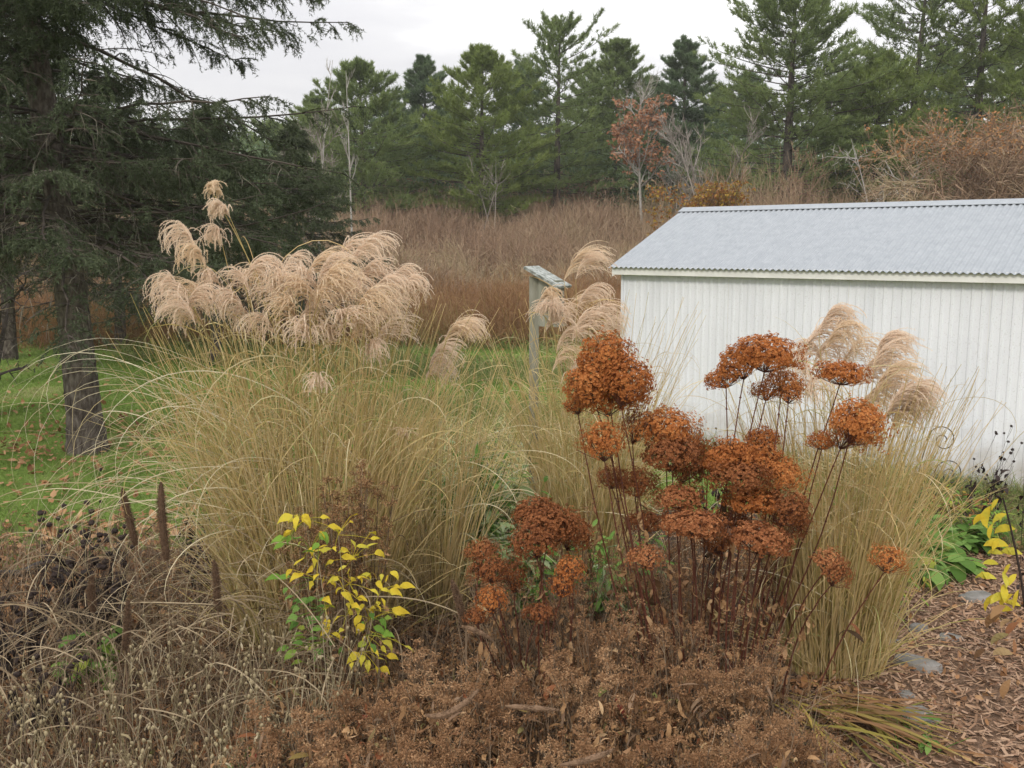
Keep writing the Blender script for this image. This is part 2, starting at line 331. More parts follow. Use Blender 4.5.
# ------------------------------------------------------------------ shed
def shed():
    vp = at(-717, 244.6, 100.) - np.array([0, 0, CZ]); u = -np.array([vp[0], vp[1]]) / np.hypot(vp[0], vp[1])   # to the right and nearer
    v = np.array([-u[1], u[0]])                                                  # away from camera
    E = at(612, 266, 11.6); zE = E[2]
    w = 1.85; Lr = 8.2; R0 = E[:2] + v * w
    # ridge height from the picture
    zR = at(680, 208.5, R0[1])[2]
    O = np.array([E[0], E[1], 0.])
    t = thing('shed', 'white ribbed metal shed with a low corrugated grey roof', 'shed', O)
    def P(a, b, z): return np.array([E[0] + u[0] * a + v[0] * b, E[1] + u[1] * a + v[1] * b, z])
    Rm = np.array([[u[0], v[0], 0], [u[1], v[1], 0], [0, 0, 1]])
    white, n, l, b = newmat('painted_ribbed_metal')
    tc = n.new('ShaderNodeTexCoord'); mp = n.new('ShaderNodeMapping'); mp.inputs['Scale'].default_value = (1, 1, .25)
    nz = n.new('ShaderNodeTexNoise'); nz.inputs['Scale'].default_value = 3.; nz.inputs['Detail'].default_value = 10; nz.inputs['Roughness'].default_value = .65
    l.new(tc.outputs['Object'], mp.inputs[0]); l.new(mp.outputs[0], nz.inputs[0])
    rp = ramp(n, [(.66, .68, .72), (.72, .74, .78), (.75, .77, .81)], [.3, .5, .65]); l.new(nz.outputs[0], rp.inputs[0])
    sp = n.new('ShaderNodeTexNoise'); sp.inputs['Scale'].default_value = 60.; sp.inputs['Detail'].default_value = 4
    l.new(tc.outputs['Object'], sp.inputs[0]); r2 = ramp(n, [(.8, .79, .77), (1, 1, 1)], [.34, .42]); l.new(sp.outputs[0], r2.inputs[0])
    mu = n.new('ShaderNodeMixRGB'); mu.blend_type = 'MULTIPLY'; mu.inputs[0].default_value = .6; l.new(rp.outputs[0], mu.inputs[1]); l.new(r2.outputs[0], mu.inputs[2])
    sz = n.new('ShaderNodeSeparateXYZ'); l.new(tc.outputs['Object'], sz.inputs[0]); ns = n.new('ShaderNodeTexNoise'); ns.inputs['Scale'].default_value = 6; ns.inputs['Detail'].default_value = 8; l.new(tc.outputs['Object'], ns.inputs[0])
    ma = n.new('ShaderNodeMath'); ma.operation = 'MULTIPLY_ADD'; ma.inputs[1].default_value = -.9; l.new(ns.outputs[0], ma.inputs[0]); l.new(sz.outputs[2], ma.inputs[2])
    mq = n.new('ShaderNodeMapRange'); mq.inputs[1].default_value = -.35; mq.inputs[2].default_value = .12; mq.inputs[3].default_value = .55; mq.inputs[4].default_value = 0; l.new(ma.outputs[0], mq.inputs[0])
    md = n.new('ShaderNodeMixRGB'); md.inputs[2].default_value = (.3, .25, .18, 1); l.new(mq.outputs[0], md.inputs[0]); l.new(mu.outputs[0], md.inputs[1])
    l.new(md.outputs[0], b.inputs['Base Color']); b.inputs['Roughness'].default_value = .55
    trim = noisem('cream_trim_paint', [(.68, .68, .65), (.77, .77, .745)], 5, .6, .1, (1, 1, 1))
    roofm, n, l, b = newmat('galvanised_roof')
    tc = n.new('ShaderNodeTexCoord'); nz = n.new('ShaderNodeTexNoise'); nz.inputs['Scale'].default_value = 9; nz.inputs['Detail'].default_value = 12; nz.inputs['Roughness'].default_value = .7
    l.new(tc.outputs['Object'], nz.inputs[0]); rp = ramp(n, [(.26, .285, .31), (.3, .325, .35), (.34, .365, .39)], [.3, .5, .7]); l.new(nz.outputs[0], rp.inputs[0])
    l.new(rp.outputs[0], b.inputs['Base Color']); b.inputs['Metallic'].default_value = .1; b.inputs['Roughness'].default_value = .6
    a0 = .095; b0 = .10; a1 = Lr - .1; ztop = zE - .03
    # ribbed long walls: shallow trapezoid ribs
    def ribwall(bpos, out, nm):
        g = G(); prof = []; a = a0; k = 0
        while a < a1:
            prof += [(a, 0), (a + .052, 0), (a + .062, .007), (a + .082, .007)]; a += .092; k += 1
        prof.append((a1, 0)); pr = np.array(prof)
        lo = np.array([P(q[0], bpos - out * q[1], -.05) for q in pr]); hi = np.array([P(q[0], bpos - out * q[1], ztop) for q in pr])
        V = np.stack([lo, hi], 1).reshape(-1, 3); i = np.arange(len(pr) - 1) * 2; g.add(V, np.stack([i, i + 2, i + 3, i + 1], 1))
        g.build(nm, white, t)
    ribwall(b0, 1, 'front_wall'); ribwall(2 * w - b0, -1, 'back_wall')
    for a in (a0, a1):
        g = G(); V = [P(a, b0, -.05), P(a, 2 * w - b0, -.05), P(a, 2 * w - b0, ztop), P(a, w, zR - .06), P(a, b0, ztop)]
        g.add(V, [[0, 1, 2]]); g.add(V, [[0, 2, 4]]); g.add(V, [[2, 3, 4]]); g.build('end_wall', white, t)
    for a in (1.49, 2.84, 4.19, 5.54, 6.89): # sheet laps
        g = G(); g.box(P(a, b0 - .011, (ztop - .05) / 2), (.003, .004, ztop), Rm); g.build('seam', trim, t)
    for a in (a0, a1):
        g = G(); g.box(P(a, b0 + .01, ztop / 2 - .03), (.03, .05, ztop), Rm); g.build('corner_trim', white, t)
    # fascia, rafters' soffit
    g = G(); g.box(P(Lr / 2, .012, zE - .052), (Lr, .022, .1), Rm); g.build('fascia', trim, t)
    g = G(); g.box(P(Lr / 2, 2 * w - .012, zE - .052), (Lr, .022, .1), Rm); g.build('fascia', trim, t)
    g = G(); g.box(P(Lr / 2, .063, zE - .075), (Lr - .02, .08, .012), Rm); g.build('soffit', trim, t)
    # corrugated sheets
    for sgn, nm in ((0, 'roof'), (1, 'roof')):
        g = G(); na = int(Lr / .0085); aa = np.linspace(-.03, Lr + .03, na); wv = .009 * np.sin(aa / .068 * 2 * PI)
        bb = np.array([-.035, w * .5, w + .0]); rows = []
        for bq in bb:
            z = zE + (zR - zE) * (bq / w); bw = bq if sgn == 0 else 2 * w - bq
            rows.append(np.array([P(a, bw, z + q) for a, q in zip(aa, wv)]))
        V = np.stack(rows, 0).reshape(-1, 3)
        i = (np.arange(2)[:, None] * na + np.arange(na - 1)[None]).ravel(); g.add(V, np.stack([i, i + 1, i + na + 1, i + na], 1))
        V2 = V - np.array([0, 0, .003]); g.add(V2, np.stack([i, i + na, i + na + 1, i + 1], 1))
        ro = g.build(nm, roofm, t, smooth=True)
        if sgn == 0:
            g = G(); sl = (zR - zE) / w
            for s2 in (0, 1):
                q = np.array([0., -.15]); Z = [zR + .016, zR + .016 - .15 * sl]; B = [w, w - .15] if s2 == 0 else [w, w + .15]
                V = [P(-.04, B[0], Z[0]), P(Lr + .04, B[0], Z[0]), P(Lr + .04, B[1], Z[1]), P(-.04, B[1], Z[1])]
                V += [p - np.array([0, 0, .004]) for p in V]
                g.add(V, [[0, 1, 2, 3], [7, 6, 5, 4], [3, 2, 6, 7], [0, 3, 7, 4]])
            cap = g.build('ridge_cap', roofm, ro, origin=None); cap.location = (0, 0, 0)
    # barge boards along the gable slope
    for a in (.0, Lr):
        for s2 in (0, 1):
            A = P(a, .0 if s2 == 0 else 2 * w, zE - .02); B = P(a, w, zR - .02); A2 = A - np.array([0, 0, .1]); B2 = B - np.array([0, 0, .1]); off = np.array([u[0], u[1], 0]) * .02
            V = [A, B, B2, A2, A + off, B + off, B2 + off, A2 + off]; g = G()
            g.add(V, [[0, 1, 2, 3], [7, 6, 5, 4], [0, 4, 5, 1], [3, 2, 6, 7], [0, 3, 7, 4], [1, 5, 6, 2]]); g.build('barge_board', trim, t)
    return P
SP = shed()

# ------------------------------------------------------------------ conifers
def pine(px, top, Y, wpx, mat, label, seed, kind='dense', low=.12, name='pine_tree'):
    r = rnd(seed); x = gx(px, Y); z0 = float(hgt(x, Y)); ztop = at(px, top, Y)[2]; H = ztop - z0; R = wpx / 2 / F * Y * (1.28 if seed < 150 else 1.5)
    t = thing(name, label, 'tree', (x, Y, z0), 'pines along the edge of the woods')
    B = np.array([x, Y, z0])
    lean = r.normal(size=2) * .012 * H
    s = np.linspace(0, 1, 10); TP = np.stack([x + lean[0] * s ** 2, Y + lean[1] * s ** 2, z0 - .2 + (H + .1) * s], -1)
    g = G(); g.tubes(TP[None], (.022 * H * (1 - s) ** .9 + .02)[None], 7)
    far = seed >= 150; dz = (.44 if not far else .62) if kind != 'open' else .6
    zz = np.arange(low * H, H * .985, dz); per = 7 if kind != 'open' else 6
    nb = len(zz) * per; bz = np.repeat(zz, per) + r.normal(size=nb) * .13; f = np.clip(bz / H, 0, 1)
    az = np.tile(np.arange(per) * 2 * PI / per, len(zz)) + np.repeat(r.uniform(0, 6, len(zz)), per) + r.normal(size=nb) * .25
    if kind == 'cone': prof = (1 - f) ** .85 * 1.1
    elif kind == 'open': prof = np.sqrt(np.clip(1 - ((f - .42) / .6) ** 2, 0, 1)) * 1.05 * np.repeat(r.uniform(.55, 1.15, len(zz)), per)
    else: prof = 1.1 * np.clip(1 - f ** 2.1, 0, 1) ** .85 * (.8 + .2 * np.clip(f * 4, 0, 1)) * np.repeat(r.uniform(.8, 1.1, len(zz)), per)
    Lb = np.clip(R * prof * r.uniform(.68, 1.14, nb), .35, None)
    keep = r.uniform(size=nb) < (.85 if kind == 'open' else .97); bz, f, az, Lb = [a[keep] for a in (bz, f, az, Lb)]; nb = len(bz)
    b0 = np.stack([x + lean[0] * f ** 2, Y + lean[1] * f ** 2, z0 + bz], -1)
    th0 = -.05 + .6 * f ** 2 + r.normal(size=nb) * .1
    BP = arcs(b0, az, th0, Lb, -.32 + r.normal(size=nb) * .12, 6, 1.6)
    g.tubes(BP, (np.linspace(1, .25, 6)[None] * (.007 * Lb + .01)[:, None]), 3)
    g.build('trunk', M['bark_dark'], t, smooth=True)
    g = G(); m = 11
    idx = np.repeat(np.arange(nb), m); sl = np.tile(np.linspace(.22, 1, m), nb) + r.normal(size=nb * m) * .03; sl = np.clip(sl, .15, 1)
    pos, T = samp(BP, idx, sl)
    sd = np.where(r.uniform(size=nb * m) < .5, -1, 1) * r.uniform(.3, 1.1, nb * m) * (sl < .97)
    laz = np.arctan2(T[:, 1], T[:, 0]) + sd; LL = Lb[idx] * .4 * (1.2 - sl) * r.uniform(.6, 1.2, nb * m) + .28
    LP = arcs(pos, laz, np.arcsin(np.clip(T[:, 2], -1, 1)) + .12, LL, -.3, 4)
    g2n = len(LP); q = 8 if not far else 5; i2 = np.repeat(np.arange(g2n), q); s2 = r.uniform(.1, 1, g2n * q); p2, T2 = samp(LP, i2, s2)
    q3 = 6; i3 = np.repeat(np.arange(len(p2)), q3); A = p2[i3] + r.normal(size=(len(i3), 3)) * .035
    D = nrm(T2[i3] * .6 + np.array([0, 0, .3]) + r.normal(size=(len(i3), 3)) * .55)
    ll = r.uniform(.16, .36, len(i3))[:, None] * (1.3 if far else 1)
    g.spikes(A, A + D * ll, r.uniform(.03, .065, len(i3)) * (1.5 if far else 1), r)
    g.build('crown', mat, t)
    return t
PN, PY, PB = M['pine'], M['pine_yel'], M['pine_blue']
pines = [
 (366, 68, 61, 118, PN, 'full dark green pine behind the thin pale birch stems, left of the pine group', 'dense'),
 (428, 62, 73, 66, PB, 'narrow blue-green pine rising between two broader pines left of centre', 'dense'),
 (482, 50, 62, 108, PY, 'broad yellow-green pine with its skirt reaching the thicket', 'dense'),
 (556, 26, 66, 100, PN, 'tallest pine at the centre of the treeline with layered airy limbs', 'open'),
 (614, 42, 74, 92, PN, 'rounded pine right of the tallest central one, over the russet-leaved tree', 'dense'),
 (680, 40, 70, 74, PB, 'dark bluish pine with a domed pointed top, right of the russet-leaved tree', 'dense'),
 (782, -45, 56, 158, PN, 'huge dense pine over the left half of the shed roof', 'dense'),
 (868, 58, 57, 120, PY, 'light green lower pine filling the space right of the huge dense one', 'dense'),
 (902, -45, 62, 145, PN, 'tall sparse pine with thin tufted limbs at upper right', 'open'),
 (966, -70, 60, 130, PY, 'tall dark-trunked open pine above the orange-tipped tangled tree', 'open'),
 (1032, -50, 56, 110, PY, 'pine cut by the right edge of the picture', 'open'),
 (322, 98, 72, 80, PN, 'hazy green pine half behind the spruce branch tips', 'dense'),
]
for k, (px, top, Y_, w, m, lab, kd) in enumerate(pines): pine(px, top, Y_, w, m, lab, 100 + k, kd, .05 if k in (0, 2, 4, 7) else .14)
back = [(280, 128, 80, 90, 'low dark pine behind the end of the spruce limbs'), (396, 98, 88, 60, 'far pine peeping between the full pine and the narrow one'), (456, 104, 88, 60, 'far pine in the notch left of the yellow-green pine'),
        (522, 62, 84, 70, 'far pine between the yellow-green pine and the tallest one'), (587, 72, 88, 70, 'far pine between the tallest pine and the rounded one'), (648, 82, 90, 70, 'far pine directly behind the russet-leaved tree'),
        (716, 92, 86, 70, 'far pine in the low notch right of the bluish pine'), (742, 76, 88, 60, 'far pine against the left flank of the huge dense pine'), (834, 76, 84, 70, 'far pine against the right flank of the huge dense pine'),
        (930, 50, 82, 80, 'far pine between the two tall sparse ones at upper right'), (1000, 40, 84, 80, 'far pine behind the open crowns near the right edge'), (200, 135, 82, 100, 'far pine behind the middle of the spruce'), (90, 110, 80, 120, 'far pine behind the spruce trunk'), (-10, 90, 80, 120, 'far pine at the left edge of the picture')]
for k, (px, top, Y_, w, lab) in enumerate(back): pine(px, top, Y_, w, PB if k % 2 else PN, lab, 150 + k, 'dense', .02)

def spruce(base, H, R, seed, label, low=.1, lean=(0, 0), dens=1., dead=True, r0=.2, needle=1., nbr=None, extra=None):
    r = rnd(seed); x, y = base; z0 = float(hgt(x, y))
    big = seed == 201; t = thing('spruce_tree', label, 'tree', (x, y, z0), 'spruces at the left side of the lawn')
    s = np.linspace(0, 1, 24); TP = np.stack([x + lean[0] * s, y + lean[1] * s, z0 - .1 + (H + .1) * s], -1)
    TP[:, 0] += .05 * np.sin(s * 9); g = G()
    flare = 1 + .28 * np.exp(-s * H / .25)
    
    if big:
        s2 = np.linspace(0, 1, 420); TP2 = np.stack([np.interp(s2, s, TP[:, k]) for k in range(3)], -1)
        g.tubes(TP2[None], (r0 * (1 - s2) ** .8 * np.interp(s2, s, flare) + .01)[None], 40)
        V = g.v[0].reshape(420, 40, 3); ax = TP2[:, None]; k = np.arange(40)[None]; zq = s2[:, None] * H
        nn_ = np.sin(k * 1.9 + 3 * np.sin(zq * 6.1)) * np.sin(zq * 31 + 2.3 * np.sin(k * 1.1)) * .5 + r.normal(size=(420, 40)) * .35
        g.v[0] = (ax + (V - ax) * (1 + .055 * nn_[..., None])).reshape(-1, 3)
    else: g.tubes(TP[None], (r0 * (1 - s) ** .8 * flare + .01)[None], 16)
    g.build('trunk', M['bark'], t, smooth=True)
    nb = nbr or int(H * 13); bz = np.sort(low * H + (H * .97 - low * H) * r.uniform(size=nb) ** (1.5 if big else 1)); f = bz / H
    az = np.arange(nb) * 2.399 + r.normal(size=nb) * .3; Lb = R * np.clip((1 - f) * 1.35, .05, 1) ** .8 * r.uniform(.75, 1.1, nb)
    if extra is not None:
        rel = np.abs((az + PI) % (2 * PI) - PI); k = ~((rel < .95) & (bz > 3.75) & (bz < 5.15)); bz, f, az, Lb = bz[k], f[k], az[k], Lb[k]
        bz = np.concatenate([bz, extra[0]]); az = np.concatenate([az, extra[1]]); Lb = np.concatenate([Lb, extra[2]]); f = bz / H; nb = len(bz)
    b0 = np.stack([x + lean[0] * f, y + lean[1] * f, z0 + bz], -1)
    BP = arcs(b0, az, .12 + r.normal(size=nb) * .12, Lb, .5 + r.normal(size=nb) * .15, 10, .7)
    BP[..., 2] += .16 * Lb[:, None] * np.linspace(0, 1, 10)[None] ** 3
    BP += np.cumsum(r.normal(size=BP.shape) * .012, 1) * Lb[:, None, None] * .6
    g = G(); g.tubes(BP, np.linspace(1, .2, 10)[None] * (.0055 * Lb + .006)[:, None], 4); 
    m = int(26 * dens); idx = np.repeat(np.arange(nb), m); sl = np.clip(np.tile(np.linspace(.12, 1, m), nb) + r.normal(size=nb * m) * .02, .1, 1)
    pos, T = samp(BP, idx, sl); sd = np.tile(np.where(np.arange(m) % 2 == 0, -1., 1.), nb) * r.uniform(.5, 1.15, nb * m)
    LL = (Lb[idx] * .26 * (1.2 - sl) + .1) * r.uniform(.5, 1.2, nb * m)
    LP = arcs(pos, np.arctan2(T[:, 1], T[:, 0]) + sd, -.15 + r.normal(size=nb * m) * .2, LL, .7 + r.normal(size=nb * m) * .3, 5)
    dd = r.uniform(size=nb * m) < np.clip(.95 - 1.2 * (sl - .1) - .75 * np.clip((bz[idx] - 2.7) / 1.3, 0, 1), .05, .93) * (1 if dead else .3)
    g.ribbons(LP, np.array([.008, .007, .006, .004, .002]) * (1 if needle < 1.5 else 2), r)
    # fine twigs hanging from laterals
    q = 8 if big else 5; i2 = np.repeat(np.arange(len(LP)), q); s2 = r.uniform(.1, 1, len(i2)); p2, T2 = samp(LP, i2, s2)
    TL = r.uniform(.07, .2, len(i2)) * (1 + .4 * dd[i2])
    TW = arcs(p2, np.arctan2(T2[:, 1], T2[:, 0]) + r.normal(size=len(i2)) * .8, -.6 + r.normal(size=len(i2)) * .4, TL, .5, 3)
    dm = dd[i2]
    g.ribbons(TW[dm], np.array([.005, .004, .002]), r, m=1)
    g.build('branches', [M['bark_dark'], M['twig_grey']], t)
    g = G(); live = np.where(~dm)[0]; nn = int(22 * dens); i3 = np.repeat(live, nn); p3, T3 = samp(TW, i3, r.uniform(0, 1, len(i3)))
    D = nrm(T3 * .8 + runit(r, len(i3))); g.spikes(p3, p3 + D * (r.uniform(.014, .026, len(i3)) * needle)[:, None], .0052 * needle, r)
    # needles along laterals too
    live = np.where(~dd)[0]; i3 = np.repeat(live, int(26 * dens)); p3, T3 = samp(LP, i3, r.uniform(.1, 1, len(i3)))
    D = nrm(T3 * .8 + runit(r, len(i3))); g.spikes(p3, p3 + D * (r.uniform(.014, .026, len(i3)) * needle)[:, None], .0045 * needle, r)
    g.build('foliage', M['spruce'], t)
    return t
sb = at(88, 452, 10.9); 
ex_z = np.array([5.35, 5.5, 5.2, 3.85, 3.6, 5.7, 6.0, 4.75, 3.7, 3.4, 3.2, 5.45, 5.9, 3.5, 5.1, 5.25, 5.5, 5.65, 5.0, 5.3, 4.9, 4.6, 4.4])
ex_a = np.array([.05, -.25, .2, -.05, .2, -.1, .15, .1, -.4, .3, -.15, -.45, .4, .45, -.6, .55, -.1, .3, -.9, -.35, -1.3, -1.0, -1.7])
ex_l = np.array([3.6, 3.3, 3.5, 3.7, 3.5, 3.5, 3.4, 3.3, 3.2, 3.3, 3.2, 3.2, 3.3, 3.1, 2.6, 2.7, 3.3, 3.2, 2.2, 3.0, 2.0, 1.5, 1.8])
spruce((sb[0], 10.9), 12.5, 2.9, 201, 'big spruce with a bare leaning trunk, nearest tree at the left', low=.19, lean=(-.95, .3), r0=.185, needle=1.95, extra=(ex_z, ex_a, ex_l), nbr=240)
spruce((gx(-70, 15), 15), 11, 2.6, 202, 'spruce cut by the left edge of the picture', low=.2, r0=.17, needle=1.9, dens=.9, nbr=120)
spruce((gx(215, 19), 19), 5.2, 2.6, 203, 'low bushy spruce behind the tan plumes at left', low=.2, r0=.1, needle=2.0, dens=.9, nbr=100)
spruce((gx(300, 23), 23), 5.3, 2.5, 204, 'low spruce just left of the pale birch stems', low=.2, r0=.1, needle=2.2, dens=.9, nbr=100)
spruce((gx(120, 22), 22), 6.4, 2.8, 205, 'spruce right behind the leaning bare trunk', low=.2, r0=.12, needle=2.2, dens=.9, nbr=110)
spruce((gx(10, 20), 20), 10.5, 3.4, 206, 'spruce in the shade left of the leaning bare trunk', low=.17, r0=.13, needle=2.2, dens=.9, nbr=130)

# ------------------------------------------------------------------ broadleaf trees
def btree(name, label, px, Y, top, spread, seed, leaf=None, nleaf=0, bark='twig_bare', stems=1, rad=.05, levels=(7, 5, 4), group=None, cat='tree', leafsize=.12, up=.12, ang=(.4, .9), tw=.012, low=.25, leafzone=(0, 1)):
    r = rnd(seed); x = gx(px, Y); z0 = float(hgt(x, Y)); H = at(px, top, Y)[2] - z0
    t = thing(name, label, cat, (x, Y, z0), group)
    base = np.array([x, Y, z0 - .1]) + np.c_[r.normal(size=(stems, 2)) * (.06 * H if stems > 1 else 0), np.zeros(stems)]
    sp = spread / 2 / F * Y
    tip = base + np.c_[r.normal(size=(stems, 2)) * (sp * .6 if stems > 1 else .15), H * r.uniform(.75 if stems > 1 else .98, 1., stems)]
    mid = (base + tip) / 2 + np.c_[r.normal(size=(stems, 2)) * .02 * H, np.zeros(stems)] * 1 + (base - tip) * np.array([.25, .25, 0])
    P = bez(base, mid, tip, 10); g = G(); g.tubes(P, np.linspace(1, .15, 10)[None] * rad, 6)
    L = sp * 1.15; cur = P; s0 = low; R = rad * .45
    for i, m in enumerate(levels):
        cur, idx, s = grow(r, cur, m, L, ang, 5, s0, .98, up, .12, .6)
        if R > .02: g.tubes(cur, np.linspace(1, .3, 5)[None] * R, 3)
        else: g.ribbons(cur, np.linspace(1, .4, 5) * max(R * 2, tw), r)
        L *= .52; s0 = .2; R *= .5
    g.build('trunk', M[bark], t)
    if leaf:
        g = G(); idx = r.integers(0, len(cur), nleaf); p, T = samp(cur, idx, r.uniform(.3, 1, nleaf))
        f = (p[:, 2] - z0) / H; k = (f > leafzone[0]) & (f < leafzone[1]); p = p[k]; n = len(p)
        Pl = arcs(p, r.uniform(0, 6.3, n), r.uniform(-1.2, .6, n), leafsize * r.uniform(.6, 1.2, n), .5, 3); g.ribbons(Pl, leafsize * np.array([.2, .7, .1]), r)
        g.build('leaves', M[leaf], t)
    return t
btree('russet_leaved_tree', 'slim tree still holding rusty red leaves before the central pines', 641, 58, 97, 74, 301, 'rust_leaf', 2600, 'bark_pale', 1, .1, (30, 6, 4), leafsize=.2, low=.32, up=.12, ang=(.6, 1.1), tw=.02)
btree('birch_stem', 'thin pale birch trunk with two stems beside the spruce branch tips', 356, 31, 55, 44, 302, None, 0, 'bark_pale', 2, .05, (9, 4, 3), low=.35, ang=(.3, .6), up=.2)
btree('bare_tree', 'bare grey many-stemmed tree left of the huge pine, above the yellow shrub', 708, 52, 104, 80, 303, None, 0, 'twig_bare', 4, .06, (8, 5, 4), low=.2, tw=.028, up=.12, ang=(.3, .7))
btree('bare_tree', 'bare grey tree in front of the huge dense pine', 795, 48, 132, 60, 304, None, 0, 'brush', 3, .05, (7, 5, 4), low=.2, tw=.024, group='leafless trees behind the shed')
btree('dead_tree', 'pale dead tree with crooked limbs above the middle of the shed roof', 866, 44, 128, 90, 305, None, 0, 'bark_pale', 2, .06, (6, 4, 3), low=.25, ang=(.5, 1.2), up=.0, tw=.022)
for k, (px, Y_, top, sp, lab) in enumerate([(960, 42, 128, 150, 'tangled spreading tree with orange leaves on top, above the shed at right'), (1040, 44, 132, 110, 'tangled tree with orange leaf tips cut by the right edge')]):
    btree('tangled_tree', lab, px, Y_, top, sp, 310 + k, 'orange_leaf', 5500, 'brush', 9, .08, (10, 9, 7), leafsize=.13, low=.12, ang=(.5, 1.2), up=-.02, tw=.028, leafzone=(.78, 1.3), group='orange-tipped trees behind the shed')
btree('yellow_shrub', 'yellow and orange leaved shrub at the left end of the shed ridge', 705, 38, 184, 90, 315, 'yellow_leaf', 6500, 'brush', 9, .03, (8, 6, 4), leafsize=.12, low=.15, cat='shrub', tw=.018, up=.1)
btree('bare_tree', 'thin leafless tree poking above the pines right of the huge one', 852, 64, 18, 44, 316, None, 0, 'bark_pale', 3, .05, (8, 4, 3), low=.5, tw=.03, ang=(.3, .6))
btree('bare_tree', 'faint leafless stem left of the yellow-green pine skirt', 488, 58, 150, 44, 317, None, 0, 'twig_bare', 3, .04, (7, 4), low=.2, tw=.03)
btree('bare_tree', 'grey leafless saplings under the rounded pine', 672, 60, 150, 50, 318, None, 0, 'bark_pale', 5, .04, (6, 4, 3), low=.2, tw=.03)
btree('bare_tree', 'bare reaching tree behind the birch at the end of the spruce limbs', 312, 40, 100, 80, 319, None, 0, 'twig_bare', 4, .05, (8, 6, 4), low=.2, tw=.02)
btree('sweeping_branch_tree', 'dark crooked tree sweeping in low from the left edge', -25, 13, 225, 120, 320, None, 0, 'bark_dark', 4, .06, (6, 5, 4), low=.15, ang=(.5, 1.2), up=-.05, tw=.008)

# thicket and far woods
def thicket(name, label, seed, n, y0, y1, pa, pb, h, per, w, mat, pw=1., spread=.8, spots=None):
    r = rnd(seed); g = G(); x, y = frustum(r, n, y0, y1, pa, pb, pw)
    hh = h * (.6 + .55 * (.5 + .5 * np.sin(x * .55 + 1.7 * np.sin(y * .31)))) * r.uniform(.45, 1.25, n)
    idx = np.repeat(np.arange(n), per); N = len(idx)
    b = np.stack([x[idx] + r.normal(size=N) * .25, y[idx] + r.normal(size=N) * .25, hgt(x[idx], y[idx]) - .05], -1)
    P = arcs(b, r.uniform(0, 6.3, N), r.uniform(.45, 1.5, N), hh[idx] * r.uniform(.5, 1.15, N), r.normal(size=N) * .6, 4)
    g.ribbons(P, w * np.array([1, .85, .6, .3]), r)
    c, i2, s = grow(r, P, 2, hh[idx] * .35, (.4, 1.1), 3, .3, 1, .1, .2); g.ribbons(c, w * .6 * np.array([1, .8, .4]), r)
    return tag(g.build(name, mat), label, 'thicket', kind='stuff')
thicket('thicket', 'mauve brown mass of leafless brush below the pines', 401, 2600, 33, 66, 250, 1080, 1.9, 20, .024, M['brush'])
thicket('shaded_brush', 'grey brown brush seen through and under the spruces', 402, 1100, 26, 66, -60, 340, 2.0, 18, .024, M['brush'])
thicket('tall_brush', 'russet brown tall brush rising behind the shed roof', 404, 420, 40, 50, 730, 1100, 3.6, 34, .02, M['brush'])
thicket('russet_weeds', 'rust brown dead weeds between the lawn and the thicket', 403, 2100, 22, 36, -60, 700, 1.35, 20, .015, M['brush_red'])
r = rnd(405); g = G(); n = 3600; x, y = frustum(r, n, 67, 100, -200, 1250)
hh = r.uniform(1.5, 5.5, n) + np.clip((y - 72) / 12, 0, 1) * r.uniform(0, 3, n); q = 60; idx = np.repeat(np.arange(n), q); N = len(idx)
A = np.stack([x[idx], y[idx], hgt(x[idx], y[idx])], -1) + np.stack([r.normal(size=N) * 1.1, r.normal(size=N) * 1.1, hh[idx] * r.uniform(0, 1, N)], -1)
D = nrm(r.normal(size=(N, 3)) + np.array([0, 0, .3])); g.spikes(A, A + D * .5, .13, r, m=0)
mk = g.m[3][-1]; mk[:] = ((r.uniform(size=n) < .45)[idx] & (A[:, 2] - hgt(A[:, 0], A[:, 1]) < 2.4)).astype(int)
tag(g.build('far_woods', [PB, M['brush']]), 'dim mixed undergrowth of the woods between the pine trunks', 'woods', kind='stuff')

# ------------------------------------------------------------------ miscanthus
def plume(r, S, az, size, curl=0., fluff=1., n=34, mat='plume', parent=None, up=1.25, droop=2.3):
    g = G(); droop = r.uniform(1.5, 2.5); size = size * r.uniform(.85, 1.2); up = r.uniform(1.2, 1.5)
    Lr = size * .45
    R = arcs(S[None], np.array([az]), np.array([up]), np.array([Lr]), np.array([.7]), 6)
    g.tubes(R, np.linspace(.0022, .001, 6)[None], 3)
    s = np.sort(r.uniform(0, 1, n)); pos, T = samp(R, np.zeros(n, int), s)
    azr = az + r.normal(size=n) * (.35 + .5 * curl)
    L = size * r.uniform(.4, .92, n) * (1 - .25 * s)
    P = arcs(pos, azr, 1.15 - .35 * s + r.normal(size=n) * .15, L, droop * r.uniform(.75, 1.15, n) + curl * r.uniform(0, 2.5, n), 12, 1.15, drift=r.normal(size=n) * (.25 + curl))
    g.ribbons(P, .0035 * np.array([.5, .8] + [1] * 8 + [.8, .4]), r)
    q = int(105 * min(fluff, 1.5)); i3 = np.repeat(np.arange(n), q); p3, T3 = samp(P, i3, r.uniform(.12, 1, len(i3)))
    D = nrm(T3 * .9 + runit(r, len(i3)) * .8); g.spikes(p3, p3 + D * r.uniform(.006, .013, len(i3))[:, None], .0021, r)
    return g.build('plume', M[mat], parent)

